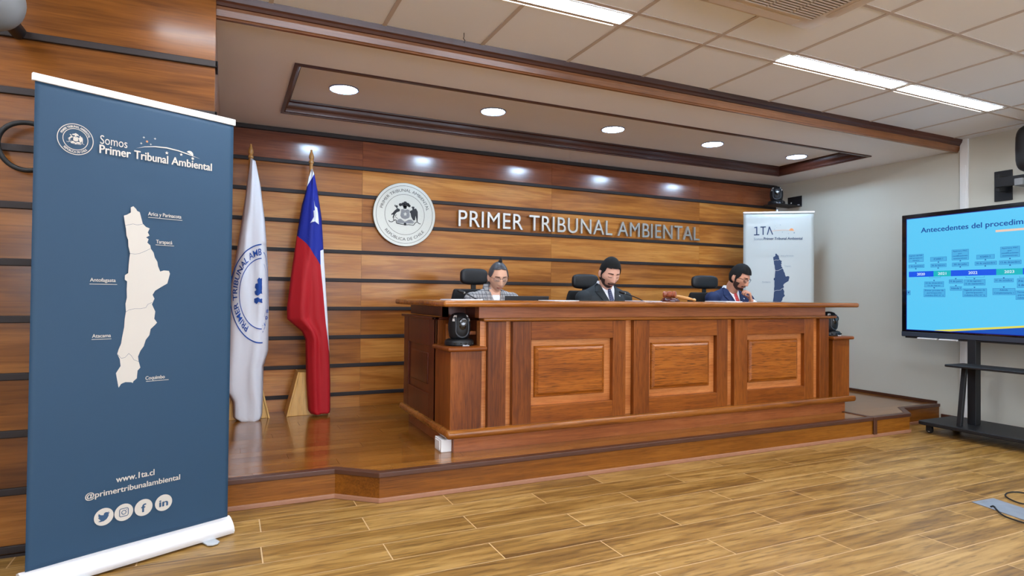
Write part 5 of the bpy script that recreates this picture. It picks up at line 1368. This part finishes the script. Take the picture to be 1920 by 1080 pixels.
jk = jacket('jacket', t, nb, arms, bx_, by_, bz_, 'tweed', .178)
b = bvh_of(jk, t); x, z = nb.x, nb.z
strip_on('blouse', t, b, [(z+.0, x-.05, x+.05), (z-.03, x-.045, x+.045), (z-.15, x-.01, x+.01)], .003, .003, 'skin', 0)
strip_on('undershirt', t, b, [(z-.045, x-.03, x+.03), (z-.06, x-.034, x+.034), (z-.16, x-.006, x+.006)], .005, .003, 'shirt', 0)
for s in (-1, 1):
    strip_on('lapel', t, b, [(z-.02, x+s*.042, x+s*.085), (z-.06, x+s*.036, x+s*.092), (z-.16, x+s*.005, x+s*.06)], .009, .006, 'tweed', 0, 8, 5, .004)
mb = MB(); n = 30; rs = []
for k in range(n+1):
    a = -PI/2+.75+(2*PI-1.5)*k/n; c_, s_ = math.cos(a), math.sin(a)
    rs.append([(nb.x+c_*.060, nb.y+.012+s_*.056, nb.z+.040), (nb.x+c_*.068, nb.y+.012+s_*.064, nb.z+.040), (nb.x+c_*.084, nb.y+.012+s_*.078, nb.z-.016), (nb.x+c_*.074, nb.y+.012+s_*.070, nb.z-.016)])
mb.rings(rs); mb.build('jacket_collar', 'tweed', t, smooth='auto')
trousers(t, hips, Vector((bx_, by_+.02, bz_+.03)))
def glasses(t, mtx, w, h, r, mat, zc=.006, lower='same', half=False, yo=.0):
    def fy(x, z): return .0945-.9*x*x*6*.35+yo
    o = thing_part = None
    mb = MB()
    for s in (-1, 1):
        pts = []
        for k in range(28):
            a = 2*PI*k/28; cx = math.copysign(abs(math.cos(a))**.7, math.cos(a)); cz = math.copysign(abs(math.sin(a))**.7, math.sin(a))
            x = s*.0335+cx*w; z = zc+cz*h; pts.append(mtx @ Vector((x, fy(x, z), z)))
        mb.tube(pts, r, 8, closed=True)
    mb.tube([mtx @ Vector((x, fy(x, 0)+.002, zc+.006)) for x in (-.0335+w, 0, .0335-w)], r, 8)
    for s in (-1, 1):
        a = mtx @ Vector((s*(.0335+w), fy(.0335+w, 0), zc+h*.5)); b_ = mtx @ Vector((s*.0755, .062, zc+h*.45)); c_ = mtx @ Vector((s*.0775, -.005, zc)); d_ = mtx @ Vector((s*.076, -.03, zc-.02))
        mb.tube([a, b_, c_, d_], r, 8)
    gl = mb.build('glasses', mat, t, smooth=True)
    mb = MB()
    for s in (-1, 1):
        pts = []
        for k in range(24):
            a = 2*PI*k/24; cx = math.copysign(abs(math.cos(a))**.7, math.cos(a)); cz = math.copysign(abs(math.sin(a))**.7, math.sin(a)); x = s*.0335+cx*w*.97; z = zc+cz*h*.97; pts.append(mtx @ Vector((x, fy(x, z), z)))
        nn = mtx.to_3x3() @ Vector((0, .0012, 0)); mb.prism(pts, nn)
    mb.build('lenses', 'glass', gl)
glasses(t, mtx, .0255, .0165, .0013, 'rimdark')

# --- the man in charcoal
bx_, by_, bz_ = 2.93, 4.40, .67
hc = at(1143, 512, 'y', 4.30); nbz = 1.258
arms = {-1: ((bx_-.205, by_+.01, 1.143), (bx_-.27, by_-.08, .87), (bx_-.12, by_-.30, .965)), 1: ((bx_+.205, by_+.01, 1.143), (bx_+.27, by_-.10, .87), (bx_+.12, by_-.30, .965))}
t, mtx, nb, mb, hips = person('person', 'person in charcoal suit and dotted navy tie, short black hair and beard, reading', (bx_, by_, bz_), hc, -8, 25, 1.06, True, 'skin2', 'charcoal', arms, nbz, .22, -3)
for s in (-1, 1): hand(mb, arms[s][2], (-s*.3, -1, -.25), (0, 0, -1), s, .35)
finish_body(t, mb, 'skin2'); face_parts(t, mtx, True, 'beard', 1.25)
def mhair(dx, dy, dz, p):
    if dy > .42: return p.z > .060+.010*math.cos(p.x*60)*0+.004*(abs(p.x) < .03)
    if dy > .12: return p.z > .030-.05*(.42-dy)/.3 if abs(p.x) > .05 else p.z > .06
    if dy > -.08: return p.z > .018
    return p.z > -.062
def mvol(dx, dy, dz, p): return .007+.012*max(0, dz)**1.5+.004*max(0, dy)*max(0, dz)
head_patch('hair', mtx, True, mhair, .01, 'hair', t, .010, offf=mvol)
def mbeard(dx, dy, dz, p):
    if dy < -.03 or p.z < -.118: return False
    if abs(p.x) < .0235*(1-.0) and -.0785 < p.z < -.0605: return False
    if p.z > -.0605 and abs(p.x) < .030 and dy > .5: return p.z < -.0525
    if p.z > -.034: return .02 < dy < .25-.9*max(0, p.z+.034)*2 and p.z < .022
    if dy < .03: return False
    lim_ = -.080+.075*max(0, (abs(p.x)-.034)/.028)**1.8
    return p.z < min(lim_, -.002)
head_patch('beard', mtx, True, mbeard, .0035, 'beard', t, .004)
jk = jacket('jacket', t, nb, arms, bx_, by_, bz_, 'charcoal', .212, 1.08)
collar(t, nb, 'shirt'); suit_front(t, jk, nb, 'charcoal', 'tie_blue')
trousers(t, hips, Vector((bx_, by_+.02, bz_+.03)))

# --- the man in navy, hand at his chin
bx_, by_, bz_ = 4.35, 4.40, .66
hc = at(1386, 520, 'y', 4.28); nbz = 1.243
arms = {-1: ((bx_-.205, by_+.01, 1.148), (bx_-.27, by_-.10, .87), (bx_-.12, by_-.32, .965)), 1: ((bx_+.19, by_-.02, 1.135), (bx_+.25, by_-.20, .955), tuple(at(1409, 566, 'y', 4.16)))}
t, mtx, nb, mb, hips = person('person', 'person in navy suit and red tie, black hair and glasses, hand held to the chin', (bx_, by_, bz_), hc, 16, 26, 1.0, True, 'skin3', 'navy', arms, nbz, .215)
hand(mb, arms[-1][2], (.3, -1, -.25), (0, 0, -1), -1, .35)
hand(mb, arms[1][2], (-.22, .05, .9), (-.75, .6, .1), -1, 1.35, .9)
finish_body(t, mb, 'skin3'); face_parts(t, mtx, True, 'beard', 1.2)
def nhair(dx, dy, dz, p):
    if dy > .42: return p.z > .056
    if dy > .12: return p.z > .026-.05*(.42-dy)/.3 if abs(p.x) > .05 else p.z > .056
    if dy > -.08: return p.z > .018
    return p.z > -.060
head_patch('hair', mtx, True, nhair, .01, 'hair', t, .010, offf=lambda dx, dy, dz, p: .007+.012*max(0, dz)**1.3+.007*max(0, dy)*max(0, dz))
head_patch('beard', mtx, True, mbeard, .0025, 'beard', t, .003)
jk = jacket('jacket', t, nb, arms, bx_, by_, bz_, 'navy', .205, 1.05)
collar(t, nb, 'shirt'); suit_front(t, jk, nb, 'navy', 'tie_red')
w_ = Vector(arms[1][2]); e_ = Vector(arms[1][1]); dd = (w_-e_).normalized()
mb = MB(); mb.cap(w_-dd*.045, w_-dd*.018, .040, .036, 18); mb.build('shirt_cuff', 'shirt', t, smooth=True)
trousers(t, hips, Vector((bx_, by_+.02, bz_+.03)))
glasses(t, mtx, .0245, .0185, .0017, 'rimblack', .004)
